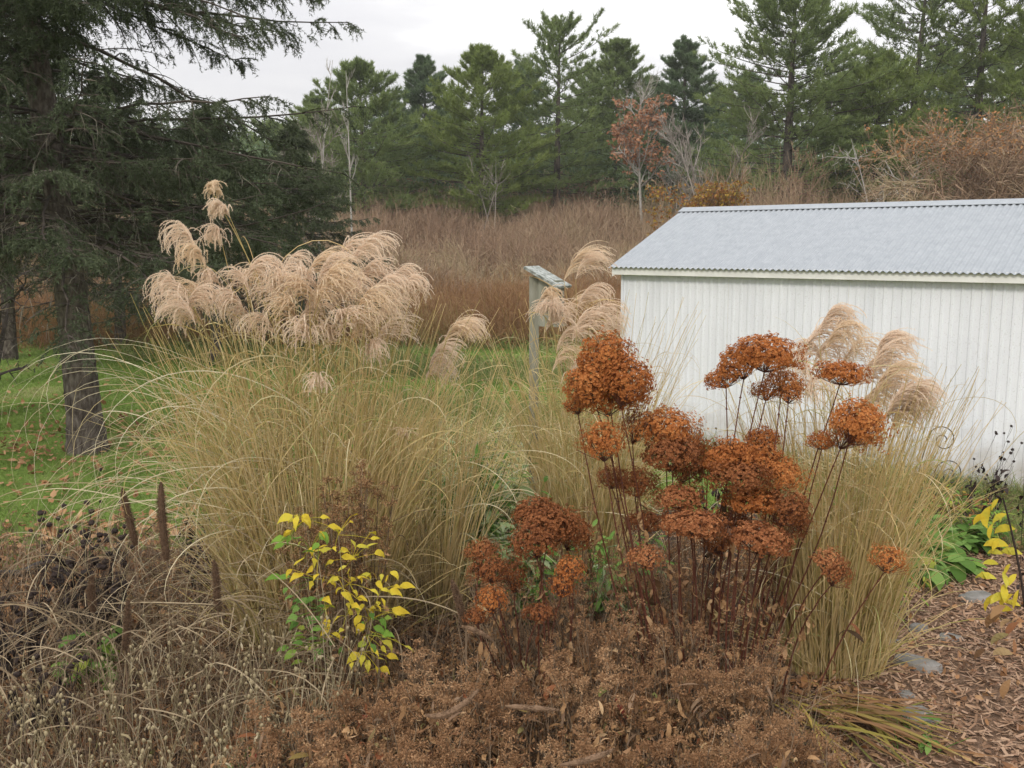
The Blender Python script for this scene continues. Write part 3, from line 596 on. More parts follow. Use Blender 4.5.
def clump(name, label, pxb, Yb, rad, plumes, seed, nup, ncurl, hmax=1.75, azc=PI, azs=1.0, nwild=0, lean=0., olive=.5, upth=(1.22, 1.54), wildL=(1.0, 1.6), wildz=(.3, 1.2), ncul=60):
    r = rnd(seed); x0 = gx(pxb, Yb); C = np.array([x0, Yb, 0.])
    t = thing(name, label, 'ornamental grass', C, 'tall plumed grass clumps')
    def bases(n):
        a = r.uniform(0, 6.3, n); q = np.sqrt(r.uniform(size=n)); return C + np.stack([np.cos(a) * q * rad[0], np.sin(a) * q * rad[1], np.zeros(n)], -1)
    # upright blades
    g = G(); b = bases(nup); out = np.arctan2(b[:, 1] - Yb, b[:, 0] - x0) + r.normal(size=nup) * .7
    L = hmax * r.uniform(.5, 1.1, nup)
    th_ = np.where(r.uniform(size=nup) < .14, r.uniform(.5, 1.2, nup), r.uniform(upth[0], upth[1], nup)); P = arcs(b, out, th_, L * np.where(th_ < 1.2, .6, 1), r.uniform(.05, 1.1, nup), 9, 2.4, drift=r.normal(size=nup) * .3)
    P[..., 0] += lean * (P[..., 2] / hmax) ** 2; P += np.cumsum(r.normal(size=P.shape) * .006, 1)
    g.ribbons(P, .0075 * np.array([.8, 1, 1, 1, .95, .85, .7, .5, .15]) * r.uniform(.5, 1.15, (nup, 1)), r)
    n2 = ncul * 3; b = bases(n2); out = np.arctan2(b[:, 1] - Yb, b[:, 0] - x0)
    P = arcs(b, out, r.uniform(1.28, 1.54, n2), hmax * r.uniform(.85, 1.32, n2), r.uniform(-.05, .45, n2), 9, 2.2)
    P[..., 0] += lean * (P[..., 2] / hmax) ** 2
    g.tubes(P, np.linspace(.0034, .0014, 9)[None], 3)
    g.build('upright_blades', M['blade_low'], t)
    g = G(); b = bases(ncurl); b[:, 2] = r.uniform(.2, hmax * .85, ncurl); hfrac = b[:, 2:3] / hmax
    b[:, :2] += (b[:, :2] - C[:2]) * hfrac * .7; b[:, 0] += lean * hfrac[:, 0] ** 2; out = r.uniform(0, 6.3, ncurl)
    P = arcs(b, out, r.uniform(.5, 1.35, ncurl), r.uniform(.35, 1.0, ncurl), r.uniform(1.0, 4.2, ncurl), 12, r.uniform(1.2, 2.6, ncurl), drift=r.normal(size=ncurl) * .7)
    g.ribbons(P, .006 * np.array([.8, 1, 1, 1, 1, .95, .9, .8, .7, .55, .4, .12]) * r.uniform(.5, 1.1, (ncurl, 1)), r)
    g.build('curling_blades', M['blade'], t)
    if nwild:
        g = G(); b = bases(nwild); b[:, 2] = r.uniform(wildz[0], wildz[1], nwild)
        P = arcs(b, azc + r.normal(size=nwild) * azs * .45, r.uniform(.15, .95, nwild), r.uniform(wildL[0], wildL[1], nwild), r.uniform(1.8, 5.2, nwild), 22, r.uniform(2., 3.6, nwild), drift=r.normal(size=nwild) * .8)
        P[..., 2] = np.maximum(P[..., 2], .03)
        g.ribbons(P, .0052 * np.concatenate([np.ones(12), np.linspace(1, .2, 10)]) * r.uniform(.6, 1.1, (nwild, 1)), r)
        g.build('arching_blades', M['blade_pale'], t)
    # plumes and their culms
    tips = []
    for (px, py, Y_, az, size, curl, fl) in plumes:
        T = at(px, py, Y_); S = T - np.array([math.cos(az) * size * .3, math.sin(az) * size * .3, size * .55]); tips.append(S)
    tips = np.array(tips); b = bases(len(tips)); mid = (b + tips) / 2; mid[:, :2] = b[:, :2] * .75 + tips[:, :2] * .25; mid[:, 2] = tips[:, 2] * .6
    g = G(); P = bez(b, mid, tips, 12); g.tubes(P, np.linspace(.0035, .002, 12)[None], 4)
    nl = 5 * len(tips); idx = np.repeat(np.arange(len(tips)), 5); sl = r.uniform(.35, .85, nl); p, T = samp(P, idx, sl)
    LPp = arcs(p, r.uniform(0, 6.3, nl), r.uniform(.9, 1.3, nl), r.uniform(.4, .8, nl), r.uniform(1.2, 3.5, nl), 10, 1.6, drift=r.normal(size=nl) * .4)
    g.ribbons(LPp, .0065 * np.array([.8, 1, 1, 1, 1, .9, .8, .6, .4, .1]), r, m=1)
    g.build('culms', [M['culm'], M['blade']], t)
    for k, (px, py, Y_, az, size, curl, fl) in enumerate(plumes):
        plume(r, tips[k], az, size, curl, fl, n=int(36 + 16 * fl), mat='plume' if k % 4 else 'plume_gold', parent=t)
    return t
R0, LF = .0, PI
clump('miscanthus', 'largest clump of plumed grass, filling the left foreground', 315, 5.5, (.45, .28), [
 (213, 176, 5.5, 1.9, .2, .3, 1.3), (217, 196, 5.4, 3.4, .22, .5, 1.5), (214, 222, 5.5, 4.4, .24, .5, 1.2),
 (178, 222, 5.3, 3.3, .30, .6, 1.4), (190, 240, 5.2, 3.0, .26, .6, 1.2), (206, 262, 5.2, 3.8, .25, .5, 1.), (168, 268, 5.1, 3.3, .34, .4, 1.3), (176, 290, 5.0, 3.0, .33, .4, 1.2), (192, 284, 5.3, 2.9, .36, .2, 1.2), (204, 280, 5.1, .3, .34, .2, 1.),
 (238, 268, 5.4, 2.6, .28, .5, .9), (262, 250, 5.3, .3, .34, .3, 1.2), (255, 262, 5.5, 3.5, .3, .3, 1.), (276, 258, 5.2, 5.0, .36, .2, 1.1), (296, 250, 5.6, .4, .3, .4, .9), (305, 266, 5.3, 4., .36, .2, 1.),
 (322, 250, 5.5, .1, .36, .2, 1.1), (338, 246, 5.3, .2, .4, .1, 1.2), (352, 238, 5.6, .1, .38, .1, 1.2), (368, 232, 5.5, .0, .36, .15, 1.2), (330, 270, 5.1, 5.8, .38, .1, 1.1), (352, 272, 5.2, .1, .42, .1, 1.1),
 (378, 252, 5.4, .0, .38, .1, 1.1), (390, 262, 5.3, -.1, .4, .1, 1.2), (372, 286, 5.1, -.3, .38, .15, 1.1), (392, 295, 5.3, -.2, .34, .2, 1.), (404, 258, 5.6, .0, .32, .15, 1.0), (345, 300, 5.0, 5.2, .36, .2, .9), (285, 290, 5.1, 4.4, .38, .2, .9),
 (312, 298, 5.3, .4, .34, .2, .8), (240, 300, 5.4, 3.9, .3, .3, .7), (318, 372, 4.9, 4.6, .2, .2, .6), (300, 275, 5.2, 3.3, .34, .3, 1.1), (322, 285, 5.4, .2, .36, .2, 1.1), (270, 280, 5.4, 2.8, .34, .4, 1.), (360, 262, 5.4, .1, .38, .1, 1.1), (340, 260, 5.1, .2, .36, .2, 1.1), (382, 275, 5.5, 0, .36, .2, 1.), (288, 268, 5.3, .5, .34, .3, 1.), (226, 284, 5.2, 3.4, .32, .4, 1.), (362, 310, 5.2, 5.6, .34, .2, .9), (300, 312, 5.0, 4.5, .36, .3, .8), (330, 318, 5.3, 4.9, .34, .2, .8), (262, 306, 5.2, 4.2, .32, .3, .8), (186, 300, 5.3, 3.2, .32, .4, 1.), (412, 270, 5.4, -.1, .3, .1, 1.), (376, 330, 5.2, 5.4, .36, .2, .8), (392, 320, 5.6, 0, .34, .2, .9)],
 501, 900, 480, 1.7, PI, 1.0, 150, lean=-.02, wildL=(1.2, 2.4), wildz=(.3, 1.25), ncul=130)
clump('miscanthus', 'narrower grass clump right of the yellow-leaved plant with one low plume', 432, 5.9, (.2, .16), [
 (458, 322, 6.1, -.1, .38, .15, 1.2), (446, 336, 5.9, .2, .36, .15, 1.2), (470, 316, 6.2, .0, .3, .1, .9), (440, 352, 6.0, -.3, .34, .2, 1.), (404, 425, 5.4, 4.5, .17, .2, .5)],
 502, 170, 90, 1.35, 0, 1.2, 45, wildL=(.8, 1.5), wildz=(.3, 1.2))
clump('miscanthus', 'grass clump behind the rusty heads, next to the birdhouse post', 585, 6.9, (.28, .2), [
 (583, 246, 7.0, .1, .46, .0, 1.4), (592, 250, 6.9, .0, .38, .0, 1.2), (594, 278, 6.9, -.1, .4, .1, 1.2), (606, 296, 6.8, .0, .42, .1, 1.2), (580, 290, 7.0, .2, .4, .1, 1.1), (590, 310, 6.7, .1, .42, .1, 1.2), (572, 322, 6.8, .3, .4, .2, 1.),
 (612, 312, 7.1, .0, .36, .1, 1.), (549, 284, 6.9, .1, .26, .3, 1.5), (553, 298, 6.8, 4.5, .34, .3, 1.5), (560, 306, 6.8, .1, .34, .2, 1.4), (546, 300, 6.7, 4.2, .3, .3, 1.2), (566, 345, 6.7, .4, .36, .2, .9), (582, 352, 6.6, 5.8, .36, .2, .9), (604, 340, 6.9, 0, .34, .2, .9)],
 503, 520, 300, 1.6, 0, 1.2, 40, ncul=50)
clump('miscanthus', 'grass clump in front of the white shed wall at right', 835, 5.15, (.27, .2), [
 (914, 392, 5.3, 0.05, .42, .1, 1.6), (880, 352, 5.5, .1, .4, .05, 1.4), (830, 340, 5.6, .2, .36, .1, 1.4), (925, 376, 5.2, 0, .34, .1, 1.4), (872, 388, 5.4, .3, .38, .1, 1.2),
 (838, 300, 5.5, .1, 0.35, .0, 1.6), (822, 318, 5.6, .2, 0.38, .1, 1.4), (806, 334, 5.6, 2.9, 0.33, .1, 1.1), (845, 318, 5.4, -.1, 0.33, .1, 1.4), (800, 352, 5.4, 4., 0.33, .2, 1.1), (898, 322, 5.5, .0, 0.38, .05, 1.8), (893, 340, 5.4, .1, 0.43, .05, 1.8),
 (900, 356, 5.3, -.1, 0.45, .1, 1.8), (912, 372, 5.2, .0, 0.43, .1, 1.8), (888, 370, 5.6, -.2, 0.45, .1, 1.6), (905, 388, 5.3, -.2, 0.40, .2, 1.4), (858, 336, 5.6, .3, 0.38, .2, 1.1), (812, 372, 5.3, 4.6, 0.35, .2, 1.0)],
 504, 800, 280, 1.4, 2.6, 2.2, 45, upth=(1.3, 1.56), lean=.04, wildL=(.7, 1.4), wildz=(.3, 1.4), ncul=110)

# ------------------------------------------------------------------ hydrangeas
def leafset(g, r, P, n, L, m, s=(.2, 1), th=(-.6, .5), wid=.5, bend=.9, K=6):
    idx = r.integers(0, len(P), n); p, T = samp(P, idx, r.uniform(s[0], s[1], n))
    ll = L * r.uniform(.6, 1.15, n); Q = arcs(p, r.uniform(0, 6.3, n), r.uniform(th[0], th[1], n), ll, bend * r.uniform(.3, 1.4, n), K)
    W = ll[:, None] * wid * np.sin(np.linspace(.12, PI - .05, K))[None] ** .8
    g.ribbons(Q, W, r, side=np.array([0, 0, 1.]) + r.normal(size=(n, 3)) * .3, m=m)

def hhead(r, C, w, h, tilt, n, mat, parent, axis=None):
    g = G(); rw, rh = w / 2, h / 2
    nf = n; d = runit(r, nf * 2); d = d[d[:, 2] > -.45][:nf]; nf = len(d)
    lump = 1 + .1 * np.sin(d[:, 0] * 13 + r.uniform(0, 6)) * np.sin(d[:, 1] * 12 + d[:, 2] * 9 + r.uniform(0, 6)) + .09 * np.sin(d[:, 0] * 7 + r.uniform(0, 6)) * np.sin(d[:, 1] * 6 + r.uniform(0, 6)) + .06 * np.sin(d[:, 2] * 9 + d[:, 0] * 5)
    rr = lump * np.where(r.uniform(size=nf) < .8, r.uniform(.84, 1.09, nf), r.uniform(.5, .86, nf))
    q0 = r.uniform(0, 6, 4); rr = rr * (1 + .14 * np.sin(d[:, 0] * 3.6 + q0[0]) * np.sin(d[:, 1] * 3.2 + q0[1]) + .12 * np.sin(np.arctan2(d[:, 1], d[:, 0]) * 5 + q0[2])); ho = np.sin(d[:, 0] * 8 + q0[3]) * np.sin(d[:, 1] * 8 + q0[0]) * np.sin(d[:, 2] * 7 + q0[1]); kk = ho > -.42; d, rr = d[kk], rr[kk]; nf = len(d)
    p = d * rr[:, None] * np.array([rw, rw * .95, rh]); p[:, 2] += rh * .12
    ca, sa = math.cos(tilt), math.sin(tilt); Rm = np.array([[ca, 0, sa], [0, 1, 0], [-sa, 0, ca]])
    nr = nrm(d / np.array([rw, rw, rh])) @ Rm.T; p = p @ Rm.T + C
    q = 4; idx = np.repeat(np.arange(nf), q)
    t1 = nrm(np.cross(nr, runit(r, nf))); t2 = np.cross(nr, t1); a = np.tile(np.arange(q) * 2 * PI / q, nf)
    u = nrm((t1[idx] * np.cos(a)[:, None] + t2[idx] * np.sin(a)[:, None]) + nr[idx] * r.uniform(-.2, .9, (len(idx), 1)))
    ps = r.uniform(.005, .0098, nf)[idx][:, None] * np.clip((w / .22), .75, 1.1)
    sd = nrm(np.cross(u, nr[idx] + runit(r, len(idx)) * .4)) * ps * .42
    A = p[idx]; tip = A + u * ps; mid = A + u * ps * .55 + nr[idx] * ps * .12
    V = np.stack([A, mid - sd, tip, mid + sd], 1).reshape(-1, 3); i = np.arange(len(A)) * 4
    g.add(V, np.stack([i, i + 1, i + 2, i + 3], 1))
    # inner stalks
    k = 46; b = np.repeat((np.array([[0, 0, -rh * .75]]) @ Rm.T) + C, k, 0); e = p[r.integers(0, nf, k)]
    g.tubes(bez(b, (b + e) / 2 + np.array([0, 0, -.01]), e, 4), np.full(4, .0011), 3, m=1)
    return g.build('flower_head', [M[mat], M['hstem']], parent)
def hydrangea(label, pxb, Yb, rad, heads, seed):
    r = rnd(seed); C = np.array([gx(pxb, Yb), Yb, 0.]); t = thing('hydrangea', label, 'shrub', C, 'hydrangea shrubs in the foreground')
    SL = []
    for (px, py, w, h, Y_, tilt, mat, bpx) in heads:
        c = at(px, py, Y_); W = w / F * Y_ * (.9 if mat == D_ else .97); Hh = h / F * Y_ * 1.05
        n = int(np.clip(2000 * (W / .25) ** 1.9, 420, 2700))
        hhead(r, c, W, Hh, tilt, n, mat, t)
        b = np.array([gx(bpx, Yb) + r.normal() * .02, Yb + r.normal() * rad, 0.]); e = c - np.array([math.sin(tilt) * Hh * .35, 0, Hh * .3])
        mid = b * .45 + e * .55; mid[:2] += r.normal(size=2) * .025; mid[2] = e[2] * .55
        P = bez(b[None], mid[None], e[None], 14); P += r.normal(size=P.shape) * .0012; P[:, 1:-1] += (np.sin(np.linspace(0, PI, 14))[1:-1, None] * r.normal(size=3) * .03)[None]; SL.append(P)
        g = G(); g.tubes(P, np.linspace(.0052, .0026, 14)[None], 6)
        for s in np.arange(.15, .95, .13): # nodes
            p, T = samp(P, np.zeros(1, int), np.array([s])); g.blob(p[0], np.array([.0065, .0065, .005]), r, 6, 4)
        g.build('stem', M['hstem'], t, smooth=True)
    g = G(); m_ = 5 * len(heads); P = np.concatenate([np.array(q) for q in SL]); leafset(g, r, P, m_, .09, 0, (.1, .7), (-1.4, -.2), .3, 2.2); g.build('withered_leaves', M['drybrown'], t)
    return t
A_, D_, L_ = 'petal', 'petal_dk', 'petal_lt'
hydrangea('tall hydrangea with rusty round heads standing before the white shed', 705, 4.75, .12, [
 (606, 364, 58, 50, 4.6, 0, A_, 660), (592, 388, 52, 44, 4.55, -.2, A_, 655), (626, 388, 54, 50, 4.5, .3, A_, 668), (608, 400, 60, 44, 4.65, 0, A_, 662), (576, 407, 26, 20, 4.7, -.3, A_, 650),
 (603, 446, 46, 42, 4.4, -.1, A_, 655), (636, 428, 36, 44, 4.7, .2, D_, 672), (668, 434, 58, 42, 4.6, .1, A_, 680), (672, 458, 62, 36, 4.45, .0, D_, 684), (684, 472, 44, 34, 4.6, .3, D_, 690), (690, 450, 40, 30, 4.75, .2, D_, 690),
 (638, 486, 46, 32, 4.7, 0, D_, 675), (612, 480, 34, 24, 4.8, 0, D_, 665), (645, 524, 42, 24, 4.8, 0, D_, 680),
 (766, 358, 62, 38, 4.55, .05, A_, 716), (742, 366, 46, 36, 4.6, -.2, A_, 713), (724, 380, 38, 22, 4.65, -.3, A_, 708), (784, 384, 38, 24, 4.6, .3, A_, 730), (766, 393, 32, 20, 4.7, 0, A_, 726), (790, 396, 24, 20, 4.55, .2, A_, 735),
 (841, 376, 48, 24, 4.6, .05, A_, 770), (857, 428, 54, 46, 4.35, .45, A_, 760), (848, 436, 40, 40, 4.45, .5, A_, 762), (822, 443, 32, 18, 4.6, 0, A_, 765),
 (763, 440, 36, 22, 4.7, 0, A_, 722), (728, 462, 56, 38, 4.5, -.1, A_, 706), (752, 462, 56, 36, 4.6, 0, A_, 714), (738, 480, 64, 34, 4.4, 0, D_, 712), (780, 478, 48, 36, 4.5, .2, A_, 736), (708, 468, 36, 30, 4.8, 0, D_, 700),
 (680, 500, 50, 26, 4.4, -.1, L_, 690), (693, 526, 62, 30, 4.3, .05, L_, 694), (752, 503, 54, 26, 4.4, 0, A_, 726), (786, 512, 50, 40, 4.35, .3, D_, 738), (790, 524, 44, 40, 4.45, .3, D_, 742), (760, 542, 60, 34, 4.25, .2, L_, 730),
 (733, 520, 40, 26, 4.7, 0, D_, 720), (828, 564, 34, 28, 4.2, .3, L_, 770), (836, 576, 34, 30, 4.15, .4, D_, 772), (888, 562, 38, 30, 4.25, .2, A_, 790), (645, 560, 38, 24, 4.15, .0, L_, 668), (718, 545, 40, 26, 4.6, 0, D_, 712)], 601)
hydrangea('shorter hydrangea left of the tall one, its brown heads low over the bed', 545, 4.6, .1, [
 (536, 514, 52, 26, 4.5, -.1, D_, 540), (548, 528, 66, 40, 4.45, 0, D_, 548), (534, 546, 54, 36, 4.3, -.2, D_, 540), (570, 536, 50, 40, 4.6, .2, D_, 560), (481, 552, 36, 20, 4.5, -.2, D_, 520), (490, 572, 44, 32, 4.3, -.1, D_, 522),
 (514, 580, 34, 36, 4.5, 0, D_, 530), (570, 572, 32, 30, 4.2, .2, A_, 560), (562, 588, 28, 28, 4.15, .1, A_, 556), (492, 603, 34, 30, 4.1, 0, A_, 524), (538, 614, 34, 18, 4.1, 0, D_, 540), (476, 618, 26, 18, 4.1, 0, D_, 520)], 602)

# ------------------------------------------------------------------ small plants
def bush_stems(g, r, C, n, hh, spread, rad=.0025, K=8, m=0, lean=(0, 0)):
    b = C + np.c_[r.normal(size=(n, 2)) * spread * .25, np.zeros(n)]; az = r.uniform(0, 6.3, n)
    L = hh * r.uniform(.6, 1.05, n); e = b + np.stack([np.cos(az) * spread * r.uniform(.2, 1, n) + lean[0], np.sin(az) * spread * r.uniform(.2, 1, n) + lean[1], L], -1)
    mid = (b + e) / 2; mid[:, :2] = b[:, :2] * .7 + e[:, :2] * .3
    P = bez(b, mid, e, K); g.tubes(P, np.linspace(1, .5, K)[None] * rad, 4, m=m); return P

def leafy(name, label, px, Y_, hh, spread, seed, nst, nl, L, mats, cat='plant', group=None, wid=.5, s=(.3, 1), th=(-.6, .5), rad=.003, split=.5, heads=None, x=None):
    r = rnd(seed); C = np.array([gx(px, Y_) if x is None else x, Y_, 0.]); t = thing(name, label, cat, C, group)
    g = G(); P = bush_stems(g, r, C, nst, hh, spread, rad); g.build('stems', M[mats[0]], t, smooth=True)
    g = G(); leafset(g, r, P, int(nl * split), L, 0, s, th, wid); 
    if split < 1: leafset(g, r, P, nl - int(nl * split), L, 1, (s[0] * .6, s[1] * .8), th, wid)
    g.build('leaves', [M[mats[1]], M[mats[2] if len(mats) > 2 else mats[1]]], t)
    return t
# yellow plant
def yellow_plant():
    r = rnd(701); Y_ = 4.35; C = np.array([gx(345, Y_), Y_, 0.]); t = thing('yellow_leaved_plant', 'small plant with bright yellow leaves, some still green, before the big grass', 'plant', C)
    ends = [(305, 520), (338, 535), (352, 560), (380, 590), (318, 560), (370, 620)]
    g = G(); Ps = []
    for i, (px, py) in enumerate(ends):
        e = at(px, py, Y_ + r.normal() * .08); b = C + np.array([r.normal() * .04, r.normal() * .04, 0]); mid = np.array([b[0] * .6 + e[0] * .4, b[1], e[2] * .55]); P = bez(b[None], mid[None], e[None], 8); Ps.append(P[0]); g.tubes(P, np.linspace(.003, .0015, 8)[None], 5)
    g.build('stems', M['campion'], t, smooth=True)
    Lf = [(297, 518, 0, 0), (307, 521, 0, 0), (290, 532, 0, .3), (282, 540, 1, 0), (300, 543, 1, 0), (318, 545, 1, 0), (334, 528, 0, 0), (352, 524, 0, 0), (380, 556, 0, 0), (372, 535, 0, 0), (362, 548, 0, .3), (345, 552, 0, 0), (322, 550, 0, 0), (310, 552, 0, 0), (300, 575, 0, 0), (318, 582, 0, 0), (330, 578, 0, 0), (275, 578, 1, 0), (290, 598, 2, 0), (296, 610, 2, 0), (338, 590, 0, 0), (352, 583, 0, 0), (368, 575, 0, 0), (388, 578, 0, 0), (397, 588, 0, 0), (362, 600, 0, 0), (372, 610, 0, 0), (350, 605, 0, 0), (335, 618, 0, 0), (325, 630, 0, 0), (345, 640, 0, 0), (365, 630, 0, 0), (385, 622, 1, 0), (400, 612, 0, 0), (375, 650, 0, 0), (392, 658, 0, 0), (362, 660, 0, 0), (300, 640, 1, 0), (290, 655, 1, 0), (320, 650, 2, 0), (310, 622, 2, 0), (385, 600, 0, 0), (342, 568, 0, 0), (358, 618, 0, 0), (310, 600, 2, 0), (378, 668, 0, 0), (398, 642, 0, 0)]
    gs = {0: G(), 1: G(), 2: G()}
    Lf += [(a + r.uniform(-12, 12), b_ + r.uniform(-10, 10), c_, 0) for a, b_, c_, _ in Lf * 3 if r.uniform() < .72]
    Lf += [(r.uniform(280, 390), r.uniform(590, 660), r.integers(1, 3), 0) for _ in range(22)]
    for (px, py, c, _) in Lf:
        p0 = at(px, py, Y_ + r.normal() * .07); sgn = 1 if px > 335 else -1
        st = min(Ps, key=lambda P: np.min(np.linalg.norm(P - p0, axis=1))); k = int(np.argmin(np.linalg.norm(st - p0, axis=1))); s0 = st[k]
        dv = nrm(p0 - s0 + np.array([.001, 0, 0])); a = math.atan2(dv[1] + r.normal() * .5, dv[0]); L = r.uniform(.042, .09)
        Q = arcs(p0[None] - np.array([[math.cos(a) * L * .4, 0, -.01]]), np.array([a]), np.array([r.uniform(-.2, .5)]), np.array([L]), np.array([r.uniform(.5, 2.2)]), 7, 1.2, r.normal() * .6)
        W = L * r.uniform(.35, .58) * np.array([[.15, .75, 1, .8, .55, .25, .04]]) * r.uniform(.85, 1.15, (1, 7))
        gs[c].ribbons(Q, W, r, side=nrm(np.array([[r.normal() * .6, -.6 + r.normal() * .6, .75]])))
        gs[c].tubes(bez(s0[None], ((s0 + Q[0, 0]) / 2 + np.array([0, 0, .01]))[None], Q[:, 0], 4), np.full(4, .0012), 3)
    gs[0].build('leaves', M['ylw'], t); o = gs[1].build('leaves', M['ylwgrn'], t); o['label'] = 'lime green leaves'; o = gs[2].build('leaves', M['grn'], t); o['label'] = 'green leaves low on the stem'
yellow_plant()
# tall yellow-leaved stalk at the right edge
def stalk():
    r = rnd(702); Y_ = 4.5; C = np.array([at(1030, 720, 4.5)[0], Y_, 0.]); t = thing('yellow_leaved_stalk', 'dark upright stalk with hanging yellow and brown leaves at the right edge', 'plant', C)
    g = G(); e = at(1003, 498, Y_); P = bez(C[None], np.array([[C[0] - .02, Y_, .6]]), e[None], 10); g.tubes(P, np.linspace(.009, .004, 10)[None], 6)
    e2 = at(1034, 505, Y_); P2 = bez(C[None], np.array([[C[0] + .03, Y_, .5]]), e2[None], 10); g.tubes(P2, np.linspace(.008, .004, 10)[None], 6); g.build('stem', M['black'], t, smooth=True)
    gy, gb = G(), G()
    for (px, py, b) in [(992, 530, 0), (1006, 520, 0), (1002, 560, 0), (1010, 570, 0), (1006, 600, 0), (996, 585, 0), (1018, 596, 0), (1004, 578, 0), (1012, 616, 0), (1000, 638, 1), (1014, 645, 1), (1010, 625, 1), (990, 512, 0), (998, 505, 0), (985, 520, 0), (1000, 545, 0), (1008, 552, 0), (998, 570, 0), (1003, 590, 0), (1012, 600, 0), (1020, 612, 0), (996, 600, 0), (1015, 535, 0), (1000, 620, 1), (1008, 640, 1), (1012, 660, 1), (985, 655, 1), (1018, 628, 1), (1005, 612, 1), (1022, 560, 0), (1016, 580, 0), (1010, 685, 1)]:
        p0 = at(px, py, Y_ + r.normal() * .04); L = r.uniform(.07, .13); Q = arcs(p0[None] + np.array([[0, 0, .03]]), np.array([r.uniform(2, 4.5)]), np.array([-.2 + r.normal() * .4]), np.array([L]), np.array([1.2]), 6)
        (gb if b else gy).ribbons(Q, L * .36 * np.sin(np.linspace(.1, PI - .05, 6))[None], r, side=nrm(np.array([[r.normal() * .4, -1., .3]])))
    gy.build('leaves', M['ylw'], t); o = gb.build('leaves', M['drybrown'], t); o['label'] = 'brown withered lower leaves'
stalk()

def spike(label, px, ptop, pbot, Y_, seed, w=.022, lean=0.):
    r = rnd(seed); T = at(px, ptop, Y_); B = at(px + lean, pbot, Y_); C = np.array([B[0], Y_, 0.])
    t = thing('seed_spike', label, 'plant', C, 'brown furry seed spikes')
    g = G(); P = bez(C[None], ((C + B) / 2)[None], B[None], 5); g.tubes(P, np.full(5, .004), 5); g.build('stem', M['drystem'], t)
    g = G(); Q = bez(B[None], ((B + T) / 2 + np.array([r.normal() * .01, 0, 0]))[None], T[None], 14); wd = w / 2 * np.array([.7, .9, 1, 1, 1, 1, 1, 1, 1, .95, .9, .8, .6, .2])
    g.tubes(Q, wd[None] * .8, 9); n = 1600; s = r.uniform(0, 1, n); p, Tt = samp(Q, np.zeros(n, int), s); d = nrm(np.cross(Tt, runit(r, n)))
    rad = np.interp(s, np.linspace(0, 1, 14), wd)[:, None]; g.spikes(p + d * rad * .7, p + d * rad * 1.45 + Tt * .004, .003, r); g.build('seed_head', M['spikebr'], t)
spike('furry brown spike over the lawn, left of the taller pair', 122, 488, 545, 5.0, 711, .04, 14)
spike('tallest furry brown spike in front of the lawn', 161, 482, 560, 4.9, 712, .047, 6)
spike('short furry spike among dark stems near the left edging', 92, 576, 612, 4.7, 713, .034, 2)
spike('leaning furry spike in the tan straw', 214, 560, 610, 4.5, 714, .034, 4)
spike('dark furry spike leaning left of the lower hydrangea', 452, 580, 625, 4.2, 715, .032, 14)
spike('crooked furry spike over the brown undergrowth', 128, 600, 650, 4.2, 716, .03, -3)

def blackheads(label, px, Y_, hh, n, seed, sp=.3, name='dead_coneflower', x=None, hr=.021):
    r = rnd(seed); C = np.array([gx(px, Y_), Y_, 0.]); t = thing(name, label, 'plant', C, 'dead coneflowers')
    g = G(); P = bush_stems(g, r, C, n, hh, sp, .0022); 
    c, _, _ = grow(r, P, 4, .2, (.3, .8), 4, .2, .95, .25, .05); g.tubes(c, np.full(4, .0015), 3); g.build('stems', M['black'], t)
    for e in list(P[:, -1]) + list(c[::2, -1]):
        g = G(); k = hr * r.uniform(.5, 1.0); g.blob(e, np.array([k, k, k * .8]), r, 8, 6, jit=.2); d = runit(r, 60); g.spikes(e + d * k * .8, e + d * k * 1.35, .002, r); g.build('seed_head', M['black'], t)
    if name == 'dead_coneflower':
        g = G(); leafset(g, r, P, n * 16, .08, 0, (.05, .7), (-1.2, .2), .4, 2.4); g.build('leaves', M['black'], t)
blackheads('black seed heads standing against the green lawn at left', 72, 5.6, .95, 14, 721, .35)
blackheads('black withered coneflower near the left picture edge', 14, 5.0, .75, 12, 722, .3)
blackheads('low black seed heads in front of the lawn, left of the furry spikes', 100, 5.3, .8, 14, 723, .3)
blackheads('dark thin seed heads against the shed wall, below the iron scrolls', 985, 8.0, .85, 7, 724, .35, hr=.014)
blackheads('dark seed heads against the shed wall at the right edge', 1030, 6.2, 1.55, 7, 725, .22, hr=.015)
blackheads('blackened stalks beneath the leaning trunk side of the big grass', 205, 6.2, 1.1, 6, 726, .16, hr=.011)
blackheads('dark seed heads low in the middle of the bed left of the grass', 40, 4.3, .5, 8, 727, .25)
blackheads('dark spire stalks between the hydrangea heads and the shed', 706, 6.2, 1.15, 5, 728, .14, hr=.008)

BUD = None
def campion(label, px, Y_, hh, seed, n=16, sp=.22, lean=.1):
    r = rnd(seed); C = np.array([gx(px, Y_), Y_, 0.]); t = thing('dried_campion', label, 'plant', C, 'dried campions with pale buds')
    g = G(); P = bush_stems(g, r, C, n, hh, sp, .0023, lean=(lean * r.uniform(-.5, 1), 0)); c, _, _ = grow(r, P, 2, .12, (.3, .8), 4, .5, .95, .15, .06); g.tubes(c, np.full(4, .0014), 3)
    leafset(g, r, P, n * 3, .05, 0, (.05, .9), (-1., .3), .18, 1.8); g.build('stems', M['campion'], t)
    g = G()
    global BUD
    for e in list(P[:, -1]) + list(c[::2, -1]):
        if BUD is None:
            g.blob(np.zeros(3), np.array([.006, .006, .0095]), r, 7, 6, jit=.12); o = g.build('bud', M['campion'], t, smooth=True); BUD = o
        else: o = BUD.copy(); o.parent = t; COL.objects.link(o)
        o.location = e - C; k = r.uniform(.7, 1.3); o.scale = (k, k, k); o.rotation_euler = (r.normal() * .3, r.normal() * .3, 0)
